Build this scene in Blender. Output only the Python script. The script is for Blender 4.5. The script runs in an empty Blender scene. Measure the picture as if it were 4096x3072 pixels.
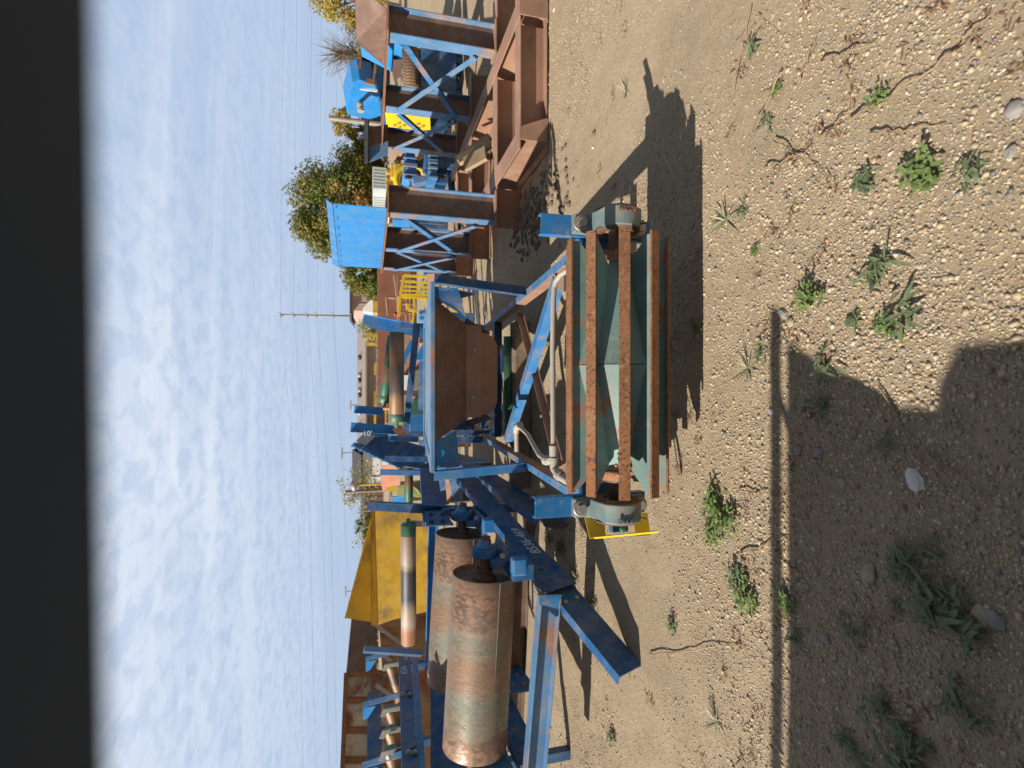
import bpy, bmesh, math, random
import numpy as np
from mathutils import Vector, Matrix, noise
random.seed(7); rng = np.random.default_rng(11)
S = bpy.context.scene
V = Vector

# ------------------------------------------------------------------ camera, world, sun
H = 1.70; F = 2125.0; PITCH = math.radians(15.0)
cp, sp = math.cos(PITCH), math.sin(PITCH)
cam_d = bpy.data.cameras.new("camera"); cam = bpy.data.objects.new("camera", cam_d)
S.collection.objects.link(cam); S.camera = cam
cam_d.sensor_width = 36; cam_d.lens = F / 4096 * 36; cam_d.clip_start = 0.02; cam_d.clip_end = 3000
fw = V((0, cp, -sp)); upv = V((0, sp, cp)); rt = V((1, 0, 0))
R = Matrix((-upv, rt, -fw)).transposed()            # the picture was taken with the camera turned on its side
cam.matrix_world = Matrix.Translation((0, 0, H)) @ R.to_4x4()
cam_d.dof.use_dof = True; cam_d.dof.focus_distance = 3.2; cam_d.dof.aperture_fstop = 2.6

SUN_E = math.radians(33.8); sun_to = V((-1.42, -0.47, 1.0)).normalized()
sun_d = bpy.data.lights.new("sun", 'SUN'); sun = bpy.data.objects.new("sun", sun_d); S.collection.objects.link(sun)
sun_d.energy = 5.0; sun_d.angle = math.radians(0.5); sun_d.color = (1.0, 0.93, 0.82)
sun.rotation_euler = sun_to.to_track_quat('Z', 'Y').to_euler()
S.view_settings.view_transform = 'Standard'; S.view_settings.look = 'None'
S.view_settings.exposure = 0.60; S.view_settings.gamma = 1.0

w = bpy.data.worlds.new("World"); S.world = w; w.use_nodes = True
nt = w.node_tree; nt.nodes.clear(); N = nt.nodes.new; L = nt.links.new
out = N('ShaderNodeOutputWorld'); bg = N('ShaderNodeBackground'); bg.inputs[1].default_value = 0.056
sky = N('ShaderNodeTexSky'); sky.sky_type = 'NISHITA'; sky.sun_disc = False
sky.sun_elevation = SUN_E; sky.sun_rotation = math.atan2(sun_to.x, sun_to.y); sky.air_density = 1.0; sky.dust_density = 0.6; sky.ozone_density = 1.2
tc = N('ShaderNodeTexCoord'); sep = N('ShaderNodeSeparateXYZ'); L(tc.outputs['Generated'], sep.inputs[0])
mx = N('ShaderNodeMath'); mx.operation = 'MAXIMUM'; L(sep.outputs[2], mx.inputs[0]); mx.inputs[1].default_value = 0.03
mx2 = N('ShaderNodeMath'); mx2.operation = 'ADD'; L(mx.outputs[0], mx2.inputs[0]); mx2.inputs[1].default_value = 0.06
cmb = N('ShaderNodeCombineXYZ')
for i in (0, 1):
    d = N('ShaderNodeMath'); d.operation = 'DIVIDE'; L(sep.outputs[i], d.inputs[0]); L(mx2.outputs[0], d.inputs[1]); L(d.outputs[0], cmb.inputs[i])
def wnoise(scale, detail, rough, dist=0, sc=(1, 1, 1), rot=0):
    m = N('ShaderNodeMapping'); m.inputs['Scale'].default_value = sc; m.inputs['Rotation'].default_value = (0, 0, rot); L(cmb.outputs[0], m.inputs[0])
    n = N('ShaderNodeTexNoise'); L(m.outputs[0], n.inputs[0]); n.inputs['Scale'].default_value = scale
    n.inputs['Detail'].default_value = detail; n.inputs['Roughness'].default_value = rough; n.inputs['Distortion'].default_value = dist
    return n.outputs[0]
def wramp(x, a, b, hi=1.0):
    r = N('ShaderNodeMapRange'); L(x, r.inputs[0]); r.inputs[1].default_value = a; r.inputs[2].default_value = b; r.inputs[4].default_value = hi
    r.interpolation_type = 'SMOOTHSTEP'; return r.outputs[0]
def wmath(op, a, b):
    m = N('ShaderNodeMath'); m.operation = op; m.use_clamp = True
    for i, q in enumerate((a, b)):
        if isinstance(q, (int, float)): m.inputs[i].default_value = q
        else: L(q, m.inputs[i])
    return m.outputs[0]
big = wramp(wnoise(0.62, 3, 0.5, 0.4), 0.25, 0.66)
small = wramp(wnoise(8.5, 5, 0.55, 0.4, (1, .75, 1), .4), 0.36, 0.58)
streak = wramp(wnoise(1.1, 6, 0.55, 0.5, (0.22, 2.0, 1), -0.5), 0.40, 0.80, 0.95)
left = N('ShaderNodeMapRange'); L(sep.outputs[0], left.inputs[0]); left.inputs[1].default_value = 0.55; left.inputs[2].default_value = -0.6; left.inputs[3].default_value = 0.42; left.inputs[4].default_value = 1.35
hz = N('ShaderNodeMapRange'); L(sep.outputs[2], hz.inputs[0]); hz.inputs[1].default_value = 0.02; hz.inputs[2].default_value = 0.30; hz.inputs[3].default_value = 0.12; hz.inputs[4].default_value = 1.0
c1 = wmath('MULTIPLY', wmath('MULTIPLY', wmath('ADD', wmath('MULTIPLY', small, 0.5), 0.42), wmath('ADD', wmath('MULTIPLY', big, 0.6), 0.3)), left.outputs[0])
cl = wmath('MULTIPLY', wmath('ADD', c1, wmath('MULTIPLY', streak, 0.6)), hz.outputs[0])
cl = wmath('MULTIPLY', wmath('ADD', wmath('MULTIPLY', cl, 0.8), 0.13), 1.0)
front = N('ShaderNodeMapRange'); L(sep.outputs[1], front.inputs[0]); front.inputs[1].default_value = .15; front.inputs[2].default_value = .62; front.interpolation_type = 'SMOOTHSTEP'
low_ = N('ShaderNodeMapRange'); L(sep.outputs[2], low_.inputs[0]); low_.inputs[1].default_value = .80; low_.inputs[2].default_value = .50; low_.interpolation_type = 'SMOOTHSTEP'
veil = wmath('MULTIPLY', front.outputs[0], low_.outputs[0])
cl = wmath('MULTIPLY', cl, veil)
dull = N('ShaderNodeMixRGB'); dull.inputs[0].default_value = .55; L(sky.outputs[0], dull.inputs[1]); dull.inputs[2].default_value = (2.7, 2.6, 2.6, 1)
pale = N('ShaderNodeMixRGB'); L(wmath('MULTIPLY', veil, .85), pale.inputs[0]); L(dull.outputs[0], pale.inputs[1]); pale.inputs[2].default_value = (4.3, 6.1, 9.0, 1)
mixc = N('ShaderNodeMixRGB'); L(cl, mixc.inputs[0]); L(pale.outputs[0], mixc.inputs[1]); mixc.inputs[2].default_value = (9.2, 9.9, 11.2, 1)
lift = N('ShaderNodeMixRGB'); lift.blend_type = 'ADD'; lift.inputs[0].default_value = 1; L(mixc.outputs[0], lift.inputs[1]); lift.inputs[2].default_value = (.25, .3, .35, 1)
L(lift.outputs[0], bg.inputs[0]); L(bg.outputs[0], out.inputs[0])

# ------------------------------------------------------------------ helpers
def ray(x, y): return (fw + rt * ((1536 - y) / F) - upv * ((x - 2048) / F))
def P(x, y, D):                      # the point seen at photo pixel x, y that stands D metres in front of the camera
    r = ray(x, y); return V((0, 0, H)) + r * (D / r.y)
def G(x, y, z=0.0):                  # the point seen at photo pixel x, y at height z
    r = ray(x, y); return V((0, 0, H)) + r * ((z - H) / r.z)
COL = S.collection.objects
def thing(name, label, cat, loc=(0, 0, 0), group=None):
    o = bpy.data.objects.new(name, None); COL.link(o); o.empty_display_size = 0.1
    o.location = loc; o['label'] = label; o['category'] = cat
    if group: o['group'] = group
    return o
def rootloc(p):
    while p.parent: p = p.parent
    return V(p.location)
class MB:
    def __init__(s): s.v = []; s.f = []; s.sm = []
    def add(s, vs, fs, smooth=False):
        n = len(s.v); s.v += [tuple(v) for v in vs]; s.f += [tuple(i + n for i in f) for f in fs]; s.sm += [smooth] * len(fs); return s
    def box(s, c, d, rz=0, M=None):
        c = V(c); m = M or Matrix.Rotation(rz, 3, 'Z')
        vs = [c + m @ V((x * d[0] / 2, y * d[1] / 2, z * d[2] / 2)) for x in (-1, 1) for y in (-1, 1) for z in (-1, 1)]
        return s.add(vs, [(0, 1, 3, 2), (4, 6, 7, 5), (0, 4, 5, 1), (2, 3, 7, 6), (0, 2, 6, 4), (1, 5, 7, 3)])
    def sweep(s, p0, p1, prof, up=(0, 0, 1)):
        p0, p1 = V(p0), V(p1); t = (p1 - p0).normalized(); sd = t.cross(V(up))
        if sd.length < 1e-4: sd = t.cross(V((0, 1, 0)))
        sd.normalize(); u = sd.cross(t); n = len(prof)
        vs = [p0 + sd * a + u * b for a, b in prof] + [p1 + sd * a + u * b for a, b in prof]
        fs = [tuple(range(n))[::-1], tuple(range(n, 2 * n))] + [(i, (i + 1) % n, n + (i + 1) % n, n + i) for i in range(n)]
        return s.add(vs, fs)
    def plate(s, pts, th, back=False):
        pts = [V(p) for p in pts]; nr = V((0, 0, 0)); n = len(pts)
        for i in range(n): nr += pts[i].cross(pts[(i + 1) % n])
        nr.normalize()
        if back and nr.y < 0: nr = -nr
        q = [p + nr * th for p in pts]
        return s.add(pts + q, [tuple(range(n))[::-1], tuple(range(n, 2 * n))] + [(i, (i + 1) % n, n + (i + 1) % n, n + i) for i in range(n)])
    def tube(s, pts, r, seg=12, caps=True):
        pts = [V(p) for p in pts]; rs = r if isinstance(r, (list, tuple)) else [r] * len(pts)
        vs = []; fs = []; pu = None
        for i, p in enumerate(pts):
            t = (pts[min(i + 1, len(pts) - 1)] - pts[max(i - 1, 0)]).normalized()
            if pu is None: pu = t.orthogonal().normalized()
            pu = (pu - t * pu.dot(t)).normalized(); b = t.cross(pu)
            vs += [p + (pu * math.cos(2 * math.pi * k / seg) + b * math.sin(2 * math.pi * k / seg)) * rs[i] for k in range(seg)]
        for i in range(len(pts) - 1):
            for k in range(seg): fs.append((i * seg + k, i * seg + (k + 1) % seg, (i + 1) * seg + (k + 1) % seg, (i + 1) * seg + k))
        s.add(vs, fs, True)
        if caps:
            s.add(vs[:seg], [tuple(range(seg))[::-1]]); s.add(vs[-seg:], [tuple(range(seg))])
        return s
    def lathe(s, p0, ax, prof, seg=32, smooth=True):      # prof: (distance along axis, radius)
        p0, ax = V(p0), V(ax).normalized(); a = ax.orthogonal().normalized(); b = ax.cross(a)
        vs = [p0 + ax * h + (a * math.cos(2 * math.pi * k / seg) + b * math.sin(2 * math.pi * k / seg)) * r for h, r in prof for k in range(seg)]
        fs = [(i * seg + k, i * seg + (k + 1) % seg, (i + 1) * seg + (k + 1) % seg, (i + 1) * seg + k) for i in range(len(prof) - 1) for k in range(seg)]
        return s.add(vs, fs, smooth)
    def hexb(s, p, n, r=.014, h=.012):                     # washer and hexagon bolt head
        p, n = V(p), V(n).normalized(); a = n.orthogonal().normalized(); b = n.cross(a)
        for rr, h0, h1, k in ((r * 1.5, 0, .003, 14), (r, .003, h, 6)):
            vs = [p + n * hh + (a * math.cos(2 * math.pi * i / k) + b * math.sin(2 * math.pi * i / k)) * rr for hh in (h0, h1) for i in range(k)]
            s.add(vs, [tuple(range(k))[::-1], tuple(range(k, 2 * k))] + [(i, (i + 1) % k, k + (i + 1) % k, k + i) for i in range(k)])
        return s
    def build(s, name, mat, parent=None, bev=0.0, label=None, recalc=True):
        me = bpy.data.meshes.new(name)
        off = rootloc(parent) if parent else V((0, 0, 0))
        if not parent and s.v:
            a = np.array(s.v); off = V(((a[:, 0].min() + a[:, 0].max()) / 2, (a[:, 1].min() + a[:, 1].max()) / 2, a[:, 2].min()))
        me.from_pydata([tuple(V(v) - off) for v in s.v], [], s.f)
        me.polygons.foreach_set('use_smooth', s.sm)
        if recalc:
            bm = bmesh.new(); bm.from_mesh(me); bmesh.ops.recalc_face_normals(bm, faces=bm.faces); bm.to_mesh(me); bm.free()
        o = bpy.data.objects.new(name, me); COL.link(o)
        if mat: me.materials.append(mat)
        if parent: o.parent = parent
        else: o.location = off
        if bev:
            m = o.modifiers.new('bevel', 'BEVEL'); m.width = bev; m.segments = 2; m.limit_method = 'ANGLE'; m.angle_limit = 0.7; m.harden_normals = False
        if label: o['label'] = label
        return o
def tag(o, label, cat, group=None, kind=None):
    if label: o['label'] = label
    if cat: o['category'] = cat
    if group: o['group'] = group
    if kind: o['kind'] = kind
    return o
def pC(h, wd, t, sg=1):
    q = [(0, -h / 2), (0, h / 2), (-wd, h / 2), (-wd, h / 2 - t), (-t, h / 2 - t), (-t, -h / 2 + t), (-wd, -h / 2 + t), (-wd, -h / 2)]
    return [(a * sg, b) for a, b in q]
def pI(h, wd, tf, tw):
    a, b, c = wd / 2, h / 2, tw / 2
    return [(-a, -b), (a, -b), (a, -b + tf), (c, -b + tf), (c, b - tf), (a, b - tf), (a, b), (-a, b), (-a, b - tf), (-c, b - tf), (-c, -b + tf), (-a, -b + tf)]
def pL(a, b, t, sa=1, sb=1): return [(x * sa, y * sb) for x, y in [(0, 0), (a, 0), (a, t), (t, t), (t, b), (0, b)]]
def pR(a, b): return [(-a / 2, -b / 2), (a / 2, -b / 2), (a / 2, b / 2), (-a / 2, b / 2)]
def copy_tree(o, parent=None):
    c = o.copy(); COL.link(c); c.parent = parent
    for ch in list(o.children): copy_tree(ch, c)
    return c
def text(body, org, xdir, ydir, size, mat, parent, name='lettering', depth=0.0012, shear=0.0):
    cu = bpy.data.curves.new('lettering', 'FONT'); cu.body = body; cu.size = size; cu.extrude = depth; cu.shear = shear
    cu.align_x = 'CENTER'; cu.align_y = 'CENTER'; cu.resolution_u = 3
    t = bpy.data.objects.new('tmp', cu); COL.link(t); dg = bpy.context.evaluated_depsgraph_get()
    me = bpy.data.meshes.new_from_object(t.evaluated_get(dg)); bpy.data.objects.remove(t)
    xd, yd = V(xdir).normalized(), V(ydir).normalized(); zd = xd.cross(yd)
    m = Matrix((xd, yd, zd)).transposed().to_4x4(); m.translation = V(org) - rootloc(parent); me.transform(m)
    o = bpy.data.objects.new(name, me); COL.link(o); me.materials.clear(); me.materials.append(mat); o.parent = parent
    return o

# ------------------------------------------------------------------ materials
def newmat(name):
    m = bpy.data.materials.new(name); m.use_nodes = True; t = m.node_tree; t.nodes.clear()
    o = t.nodes.new('ShaderNodeOutputMaterial'); b = t.nodes.new('ShaderNodeBsdfPrincipled'); t.links.new(b.outputs[0], o.inputs[0])
    c = t.nodes.new('ShaderNodeTexCoord'); return m, t, b, c
def nz(t, src, scale, detail=4, rough=.6, sc=None, dist=0):
    if sc:
        mp = t.nodes.new('ShaderNodeMapping'); mp.inputs['Scale'].default_value = sc; t.links.new(src, mp.inputs[0]); src = mp.outputs[0]
    n = t.nodes.new('ShaderNodeTexNoise'); n.inputs['Scale'].default_value = scale; n.inputs['Detail'].default_value = detail
    n.inputs['Roughness'].default_value = rough; n.inputs['Distortion'].default_value = dist; t.links.new(src, n.inputs[0]); return n.outputs[0]
def mr(t, x, a, b, lo=0, hi=1):
    r = t.nodes.new('ShaderNodeMapRange'); t.links.new(x, r.inputs[0])
    for i, q in zip((1, 2, 3, 4), (a, b, lo, hi)): r.inputs[i].default_value = q
    return r.outputs[0]
def mixc_(t, f, a, b, mode='MIX'):
    m = t.nodes.new('ShaderNodeMixRGB'); m.blend_type = mode
    for i, q in enumerate((f, a, b)):
        if isinstance(q, (int, float)): m.inputs[i].default_value = q
        elif isinstance(q, tuple): m.inputs[i].default_value = (*q, 1)
        else: t.links.new(q, m.inputs[i])
    return m.outputs[0]
def bump(t, b, h, strength, dist=0.002):
    n = t.nodes.new('ShaderNodeBump'); n.inputs['Strength'].default_value = strength; n.inputs['Distance'].default_value = dist
    t.links.new(h, n.inputs['Height']); t.links.new(n.outputs[0], b.inputs['Normal'])
def metalmat(name, base, rough=.45, var=.25, patches=(), bs=220, bst=.25, metal=0.0, dust=.12):
    """paint or bare steel: base, slow tonal variation, patches of (colour, scale, low, high), dust and fine grain"""
    m, t, b, c = newmat(name); co = c.outputs['Object']
    dk = tuple(x * (1 - var) for x in base); lt = tuple(min(1, x * (1 + var)) for x in base)
    col = mixc_(t, mr(t, nz(t, co, 2.3, 5, .65), .3, .7), dk, lt)
    col = mixc_(t, mr(t, nz(t, co, 11, 6, .75), .52, .75, 0, .22), col, tuple(x * .5 for x in base))
    rg = mr(t, nz(t, co, 9, 4), .3, .7, rough - .08, rough + .12)
    for (pc, scl, lo, hi) in patches:
        f = mr(t, nz(t, co, scl, 7, .68, dist=.3), lo, hi)
        pcol = mixc_(t, nz(t, co, scl * 5, 4, .7), tuple(x * .62 for x in pc), tuple(x * 1.3 for x in pc))
        col = mixc_(t, f, col, pcol); mm = t.nodes.new('ShaderNodeMath'); mm.operation = 'MAXIMUM'; t.links.new(rg, mm.inputs[0])
        f2 = mr(t, f, 0, 1, 0, .8); t.links.new(f2, mm.inputs[1]); rg = mm.outputs[0]
    if dust:
        col = mixc_(t, mr(t, nz(t, co, 5.5, 8, .75), .45, .8, 0, dust * 2.4), col, (.36, .29, .22))
    t.links.new(col, b.inputs['Base Color']); t.links.new(rg, b.inputs['Roughness']); b.inputs['Metallic'].default_value = metal
    bump(t, b, nz(t, co, bs, 3, .7), bst, .0015); return m
RUST = (.23, .085, .035); PRIM = (.29, .16, .105); DKR = (.085, .04, .025)
BLUE = metalmat('blue_paint', (.010, .155, .39), .42, .2, [((.07, .20, .33), 2.6, .52, .72), (RUST, 7, .67, .71), (PRIM, 13, .66, .70)], dust=.2)
BLUEW = metalmat('worn_blue_paint', (.03, .16, .37), .5, .2, [(PRIM, 2.6, .55, .64), (RUST, 18, .66, .72)], dust=.28)
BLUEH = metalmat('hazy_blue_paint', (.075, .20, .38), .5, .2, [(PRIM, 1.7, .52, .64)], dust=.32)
BLUES = metalmat('rust_spotted_blue_paint', (.012, .14, .37), .4, .2, [(RUST, 5, .62, .67), ((.16, .25, .28), 14, .6, .68)], dust=.15)
NAVY = metalmat('dark_blue_paint', (.008, .085, .225), .50, .25, [((.035, .10, .19), 2.2, .5, .7), (RUST, 8, .67, .71)], dust=.24)
BRIGHT = metalmat('fresh_blue_paint', (.008, .20, .52), .38, .12, [((.04, .22, .45), 1.6, .5, .75), (RUST, 16, .70, .73)], dust=.12)
BROWN = metalmat('brown_primer', PRIM, .62, .22, [(DKR, 4, .62, .75), ((.06, .12, .24), 3.1, .66, .74)], dust=.2)
BROWN2 = metalmat('dark_brown_primer', (.15, .085, .062), .6, .22, [(DKR, 5, .6, .75)], dust=.18)
RUSTM = metalmat('rusty_steel', (.25, .105, .042), .85, .3, [((.09, .055, .055), 9, .58, .66), ((.06, .028, .015), 70, .52, .62), ((.36, .17, .07), 40, .56, .66)], bst=.7, bs=150, dust=.1)
RUSTD = metalmat('dark_rusty_steel', (.11, .05, .03), .75, .3, [((.26, .11, .05), 8, .55, .7)], bst=.5, dust=.12)
TEAL = metalmat('teal_paint', (.155, .255, .24), .5, .25, [((.36, .17, .10), 3.2, .55, .60), ((.36, .16, .09), 30, .62, .66), ((.30, .36, .32), 6, .60, .72)], bst=.2, dust=.22)
TEALD = metalmat('grey_green_paint', (.14, .20, .20), .5, .25, [((.34, .15, .09), 13, .56, .64)], bst=.4, dust=.35)
GREEN = metalmat('green_paint', (.02, .11, .06), .45, .25, [(RUST, 9, .62, .7)], dust=.15)
YEL = metalmat('yellow_paint', (.72, .50, .012), .4, .12, [((.3, .2, .08), 6, .68, .8)], dust=.08)
YELD = metalmat('weathered_yellow_paint', (.58, .36, .02), .5, .15, [((.25, .15, .045), 1.8, .46, .66)], dust=.2)
YELE = metalmat('engine_yellow_paint', (.55, .36, .05), .5, .25, [((.05, .035, .02), 10, .58, .66)], dust=.2)
GALV = metalmat('dusty_galvanized_steel', (.37, .33, .275), .5, .15, [((.3, .22, .16), 7, .6, .72)], dust=.2)
STEEL = metalmat('bare_steel', (.34, .31, .28), .45, .25, [(RUST, 7, .6, .7)], metal=.4, dust=.2)
RED = metalmat('red_oxide_primer', (.46, .20, .125), .7, .2, [(DKR, 3, .6, .8)], dust=.2)
WHITE = metalmat('white_paint', (.75, .76, .76), .5, .06, [], dust=.1)
GREYC = metalmat('grey_cladding', (.42, .47, .47), .5, .1, [], dust=.1)
BLACK = metalmat('black_rubber', (.018, .018, .02), .6, .2, [], dust=.05)
SHADE = metalmat('dark_band_lining', (.032, .052, .092), .85, .1, [], dust=0)  # for the made-up slab over the lens
MUD = metalmat('dried_mud', (.30, .15, .09), .95, .3, [], bst=.9, bs=90, dust=.2)
WOODM = metalmat('weathered_timber', (.34, .24, .13), .8, .3, [((.15, .1, .06), 3, .5, .7)], bst=.5, dust=.25)
WOODD = metalmat('old_grey_timber', (.21, .16, .11), .85, .3, [((.1, .07, .05), 3, .5, .7)], bst=.5, dust=.3)
CHALK = metalmat('white_chalk', (.62, .66, .70), .8, .1, [], dust=0)
STEM = metalmat('dry_plant_stem', (.30, .21, .12), .9, .4, [], dust=0)
BARK = metalmat('tree_bark', (.16, .12, .085), .9, .3, [], dust=.1)
CLAD = metalmat('weathered_cladding', (.27, .23, .20), .8, .12, [], dust=.2)
PINKC = metalmat('pinkish_cladding', (.42, .31, .28), .8, .1, [], dust=.1)
ROOFD = metalmat('dark_roof_edge', (.05, .05, .055), .7, .2, [], dust=.1)
def drum_material():
    m, t, b, c = newmat('worn_drum_shell'); co = c.outputs['Object']
    sepx = t.nodes.new('ShaderNodeSeparateXYZ'); t.links.new(co, sepx.inputs[0])
    n1 = nz(t, co, 4.0, 7, .75, (1.3, .8, .8)); ad = t.nodes.new('ShaderNodeMath'); ad.operation = 'MULTIPLY_ADD'
    t.links.new(n1, ad.inputs[0]); ad.inputs[1].default_value = .42; t.links.new(sepx.outputs[0], ad.inputs[2])
    x = mr(t, ad.outputs[0], -.46, .88)
    rp = t.nodes.new('ShaderNodeValToRGB'); t.links.new(x, rp.inputs[0]); e = rp.color_ramp.elements
    stops = [(0, (.15, .10, .075)), (.13, (.14, .10, .08)), (.16, (.27, .24, .18)), (.20, (.24, .26, .20)), (.30, (.17, .23, .19)), (.37, (.26, .25, .19)), (.43, (.31, .19, .13)),
             (.54, (.30, .18, .12)), (.60, (.26, .26, .20)), (.67, (.19, .24, .20)), (.735, (.36, .28, .2)), (.76, (.13, .10, .085)), (.90, (.12, .085, .07)), (.94, (.26, .19, .13)), (1, (.27, .2, .14))]
    e[0].position, e[0].color = stops[0][0], (*stops[0][1], 1); e[1].position, e[1].color = stops[-1][0], (*stops[-1][1], 1)
    for p_, c_ in stops[1:-1]: q = e.new(p_); q.color = (*c_, 1)
    spots = mr(t, nz(t, co, 24, 6, .72, (1.4, .7, .7), .5), .50, .54)
    dk = mr(t, nz(t, co, 8, 6, .7, (1.4, .5, .5), .5), .54, .64)
    col = mixc_(t, mr(t, dk, 0, 1, 0, .55), rp.outputs[0], (.10, .06, .045))
    bandm = mr(t, x, .74, .77); b2 = mr(t, x, .15, .12); mb_ = t.nodes.new('ShaderNodeMath'); mb_.operation = 'ADD'; t.links.new(bandm, mb_.inputs[0]); t.links.new(b2, mb_.inputs[1])
    mk = t.nodes.new('ShaderNodeMath'); mk.operation = 'MULTIPLY'; t.links.new(spots, mk.inputs[0]); t.links.new(mr(t, mb_.outputs[0], 0, 1, .10, .85), mk.inputs[1])
    col = mixc_(t, mk.outputs[0], col, (.40, .19, .10))
    col = mixc_(t, mr(t, nz(t, co, 2.4, 7, .72), .38, .60, .15, .70), col, (.26, .175, .12)); col = mixc_(t, mr(t, nz(t, co, 9, 5, .7, (6, .35, .35)), .55, .75, 0, .5), col, (.13, .10, .08))
    sc_ = mr(t, nz(t, co, 3.2, 7, .75), .56, .62); col = mixc_(t, mr(t, sc_, 0, 1, 0, .7), col, (.33, .18, .11))
    t.links.new(col, b.inputs['Base Color']); b.inputs['Metallic'].default_value = .35
    t.links.new(mr(t, spots, 0, 1, .42, .7), b.inputs['Roughness']); bump(t, b, nz(t, co, 60, 5, .7), .45, .003); return m
DRUM = drum_material()
def tube_material(name, cols, per=1.0):
    m, t, b, c = newmat(name); co = c.outputs['Generated']; sx = t.nodes.new('ShaderNodeSeparateXYZ'); t.links.new(co, sx.inputs[0])
    ad = t.nodes.new('ShaderNodeMath'); ad.operation = 'MULTIPLY_ADD'; t.links.new(nz(t, c.outputs['Object'], 6, 6, .7), ad.inputs[0]); ad.inputs[1].default_value = .16
    t.links.new(sx.outputs[0], ad.inputs[2]); rp = t.nodes.new('ShaderNodeValToRGB'); t.links.new(mr(t, ad.outputs[0], .08, 1.08), rp.inputs[0]); e = rp.color_ramp.elements
    e[0].color = (*cols[0][1], 1); e[1].color = (*cols[-1][1], 1); e[1].position = 1
    for p_, c_ in cols[1:-1]: q = e.new(p_); q.color = (*c_, 1)
    t.links.new(rp.outputs[0], b.inputs['Base Color']); b.inputs['Roughness'].default_value = .55; b.inputs['Metallic'].default_value = .2
    bump(t, b, nz(t, c.outputs['Object'], 90, 4, .7), .3, .002); return m
ROLL1 = tube_material('burnt_roller_shell', [(0, (.25, .13, .08)), (.12, (.30, .13, .07)), (.2, (.34, .28, .22)), (.3, (.26, .2, .15)), (.4, (.035, .04, .05)), (.66, (.05, .045, .05)), (.72, (.30, .25, .2)), (.9, (.3, .22, .17)), (1, (.32, .15, .09))])
ROLL2 = tube_material('rusty_roller_shell', [(0, (.20, .11, .06)), (.25, (.22, .12, .06)), (.33, (.09, .06, .05)), (.6, (.10, .07, .055)), (.72, (.24, .11, .05)), (.85, (.28, .14, .07)), (1, (.17, .11, .09))])
ROLL3 = tube_material('green_and_rust_roller_shell', [(0, (.015, .08, .05)), (.28, (.02, .11, .06)), (.31, (.14, .09, .05)), (.55, (.17, .1, .06)), (.6, (.03, .14, .07)), (.68, (.2, .1, .06)), (.8, (.04, .13, .07)), (1, (.25, .13, .08))])
def leafmat(name, cols, rough=.55, sc=1.5, tr=.25):
    m, t, b, c = newmat(name); rp = t.nodes.new('ShaderNodeValToRGB'); e = rp.color_ramp.elements
    n = nz(t, c.outputs['Object'], sc, 5, .8); t.links.new(mr(t, n, .28, .72), rp.inputs[0])
    e[0].color = (*cols[0], 1); e[1].color = (*cols[-1], 1)
    for i, q in enumerate(cols[1:-1]): e.new((i + 1) / (len(cols) - 1)).color = (*q, 1)
    t.links.new(rp.outputs[0], b.inputs['Base Color']); b.inputs['Roughness'].default_value = rough
    trn = t.nodes.new('ShaderNodeBsdfTranslucent'); t.links.new(rp.outputs[0], trn.inputs[0]); ms = t.nodes.new('ShaderNodeMixShader'); ms.inputs[0].default_value = tr
    t.links.new(b.outputs[0], ms.inputs[1]); t.links.new(trn.outputs[0], ms.inputs[2]); t.links.new(ms.outputs[0], t.nodes['Material Output'].inputs[0]); return m
LGREY = leafmat('grey_green_leaf', [(.075, .11, .05), (.125, .165, .075), (.20, .23, .13)], .6, 9, .15)
LBRT = leafmat('bright_green_leaf', [(.10, .16, .05), (.16, .23, .07), (.25, .34, .12)], .5, 9, .25)
LPALE = leafmat('pale_spiky_leaf', [(.25, .27, .16), (.38, .38, .25), (.16, .2, .11)], .6, 20, .2)
LRED = leafmat('reddish_dry_leaf', [(.10, .06, .035), (.22, .09, .05), (.16, .15, .05)], .7, 20, .2)
TGRN = leafmat('autumn_green_foliage', [(.03, .075, .013), (.06, .12, .02), (.11, .16, .025), (.24, .17, .03), (.07, .12, .02), (.04, .09, .015)], .6, .55)
TORG = leafmat('yellow_autumn_foliage', [(.14, .14, .03), (.30, .24, .04), (.40, .30, .05), (.22, .19, .04)], .6, .9)
TPAL = leafmat('sparse_pale_foliage', [(.28, .28, .12), (.40, .38, .2), (.2, .2, .08)], .6, .9)
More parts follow.
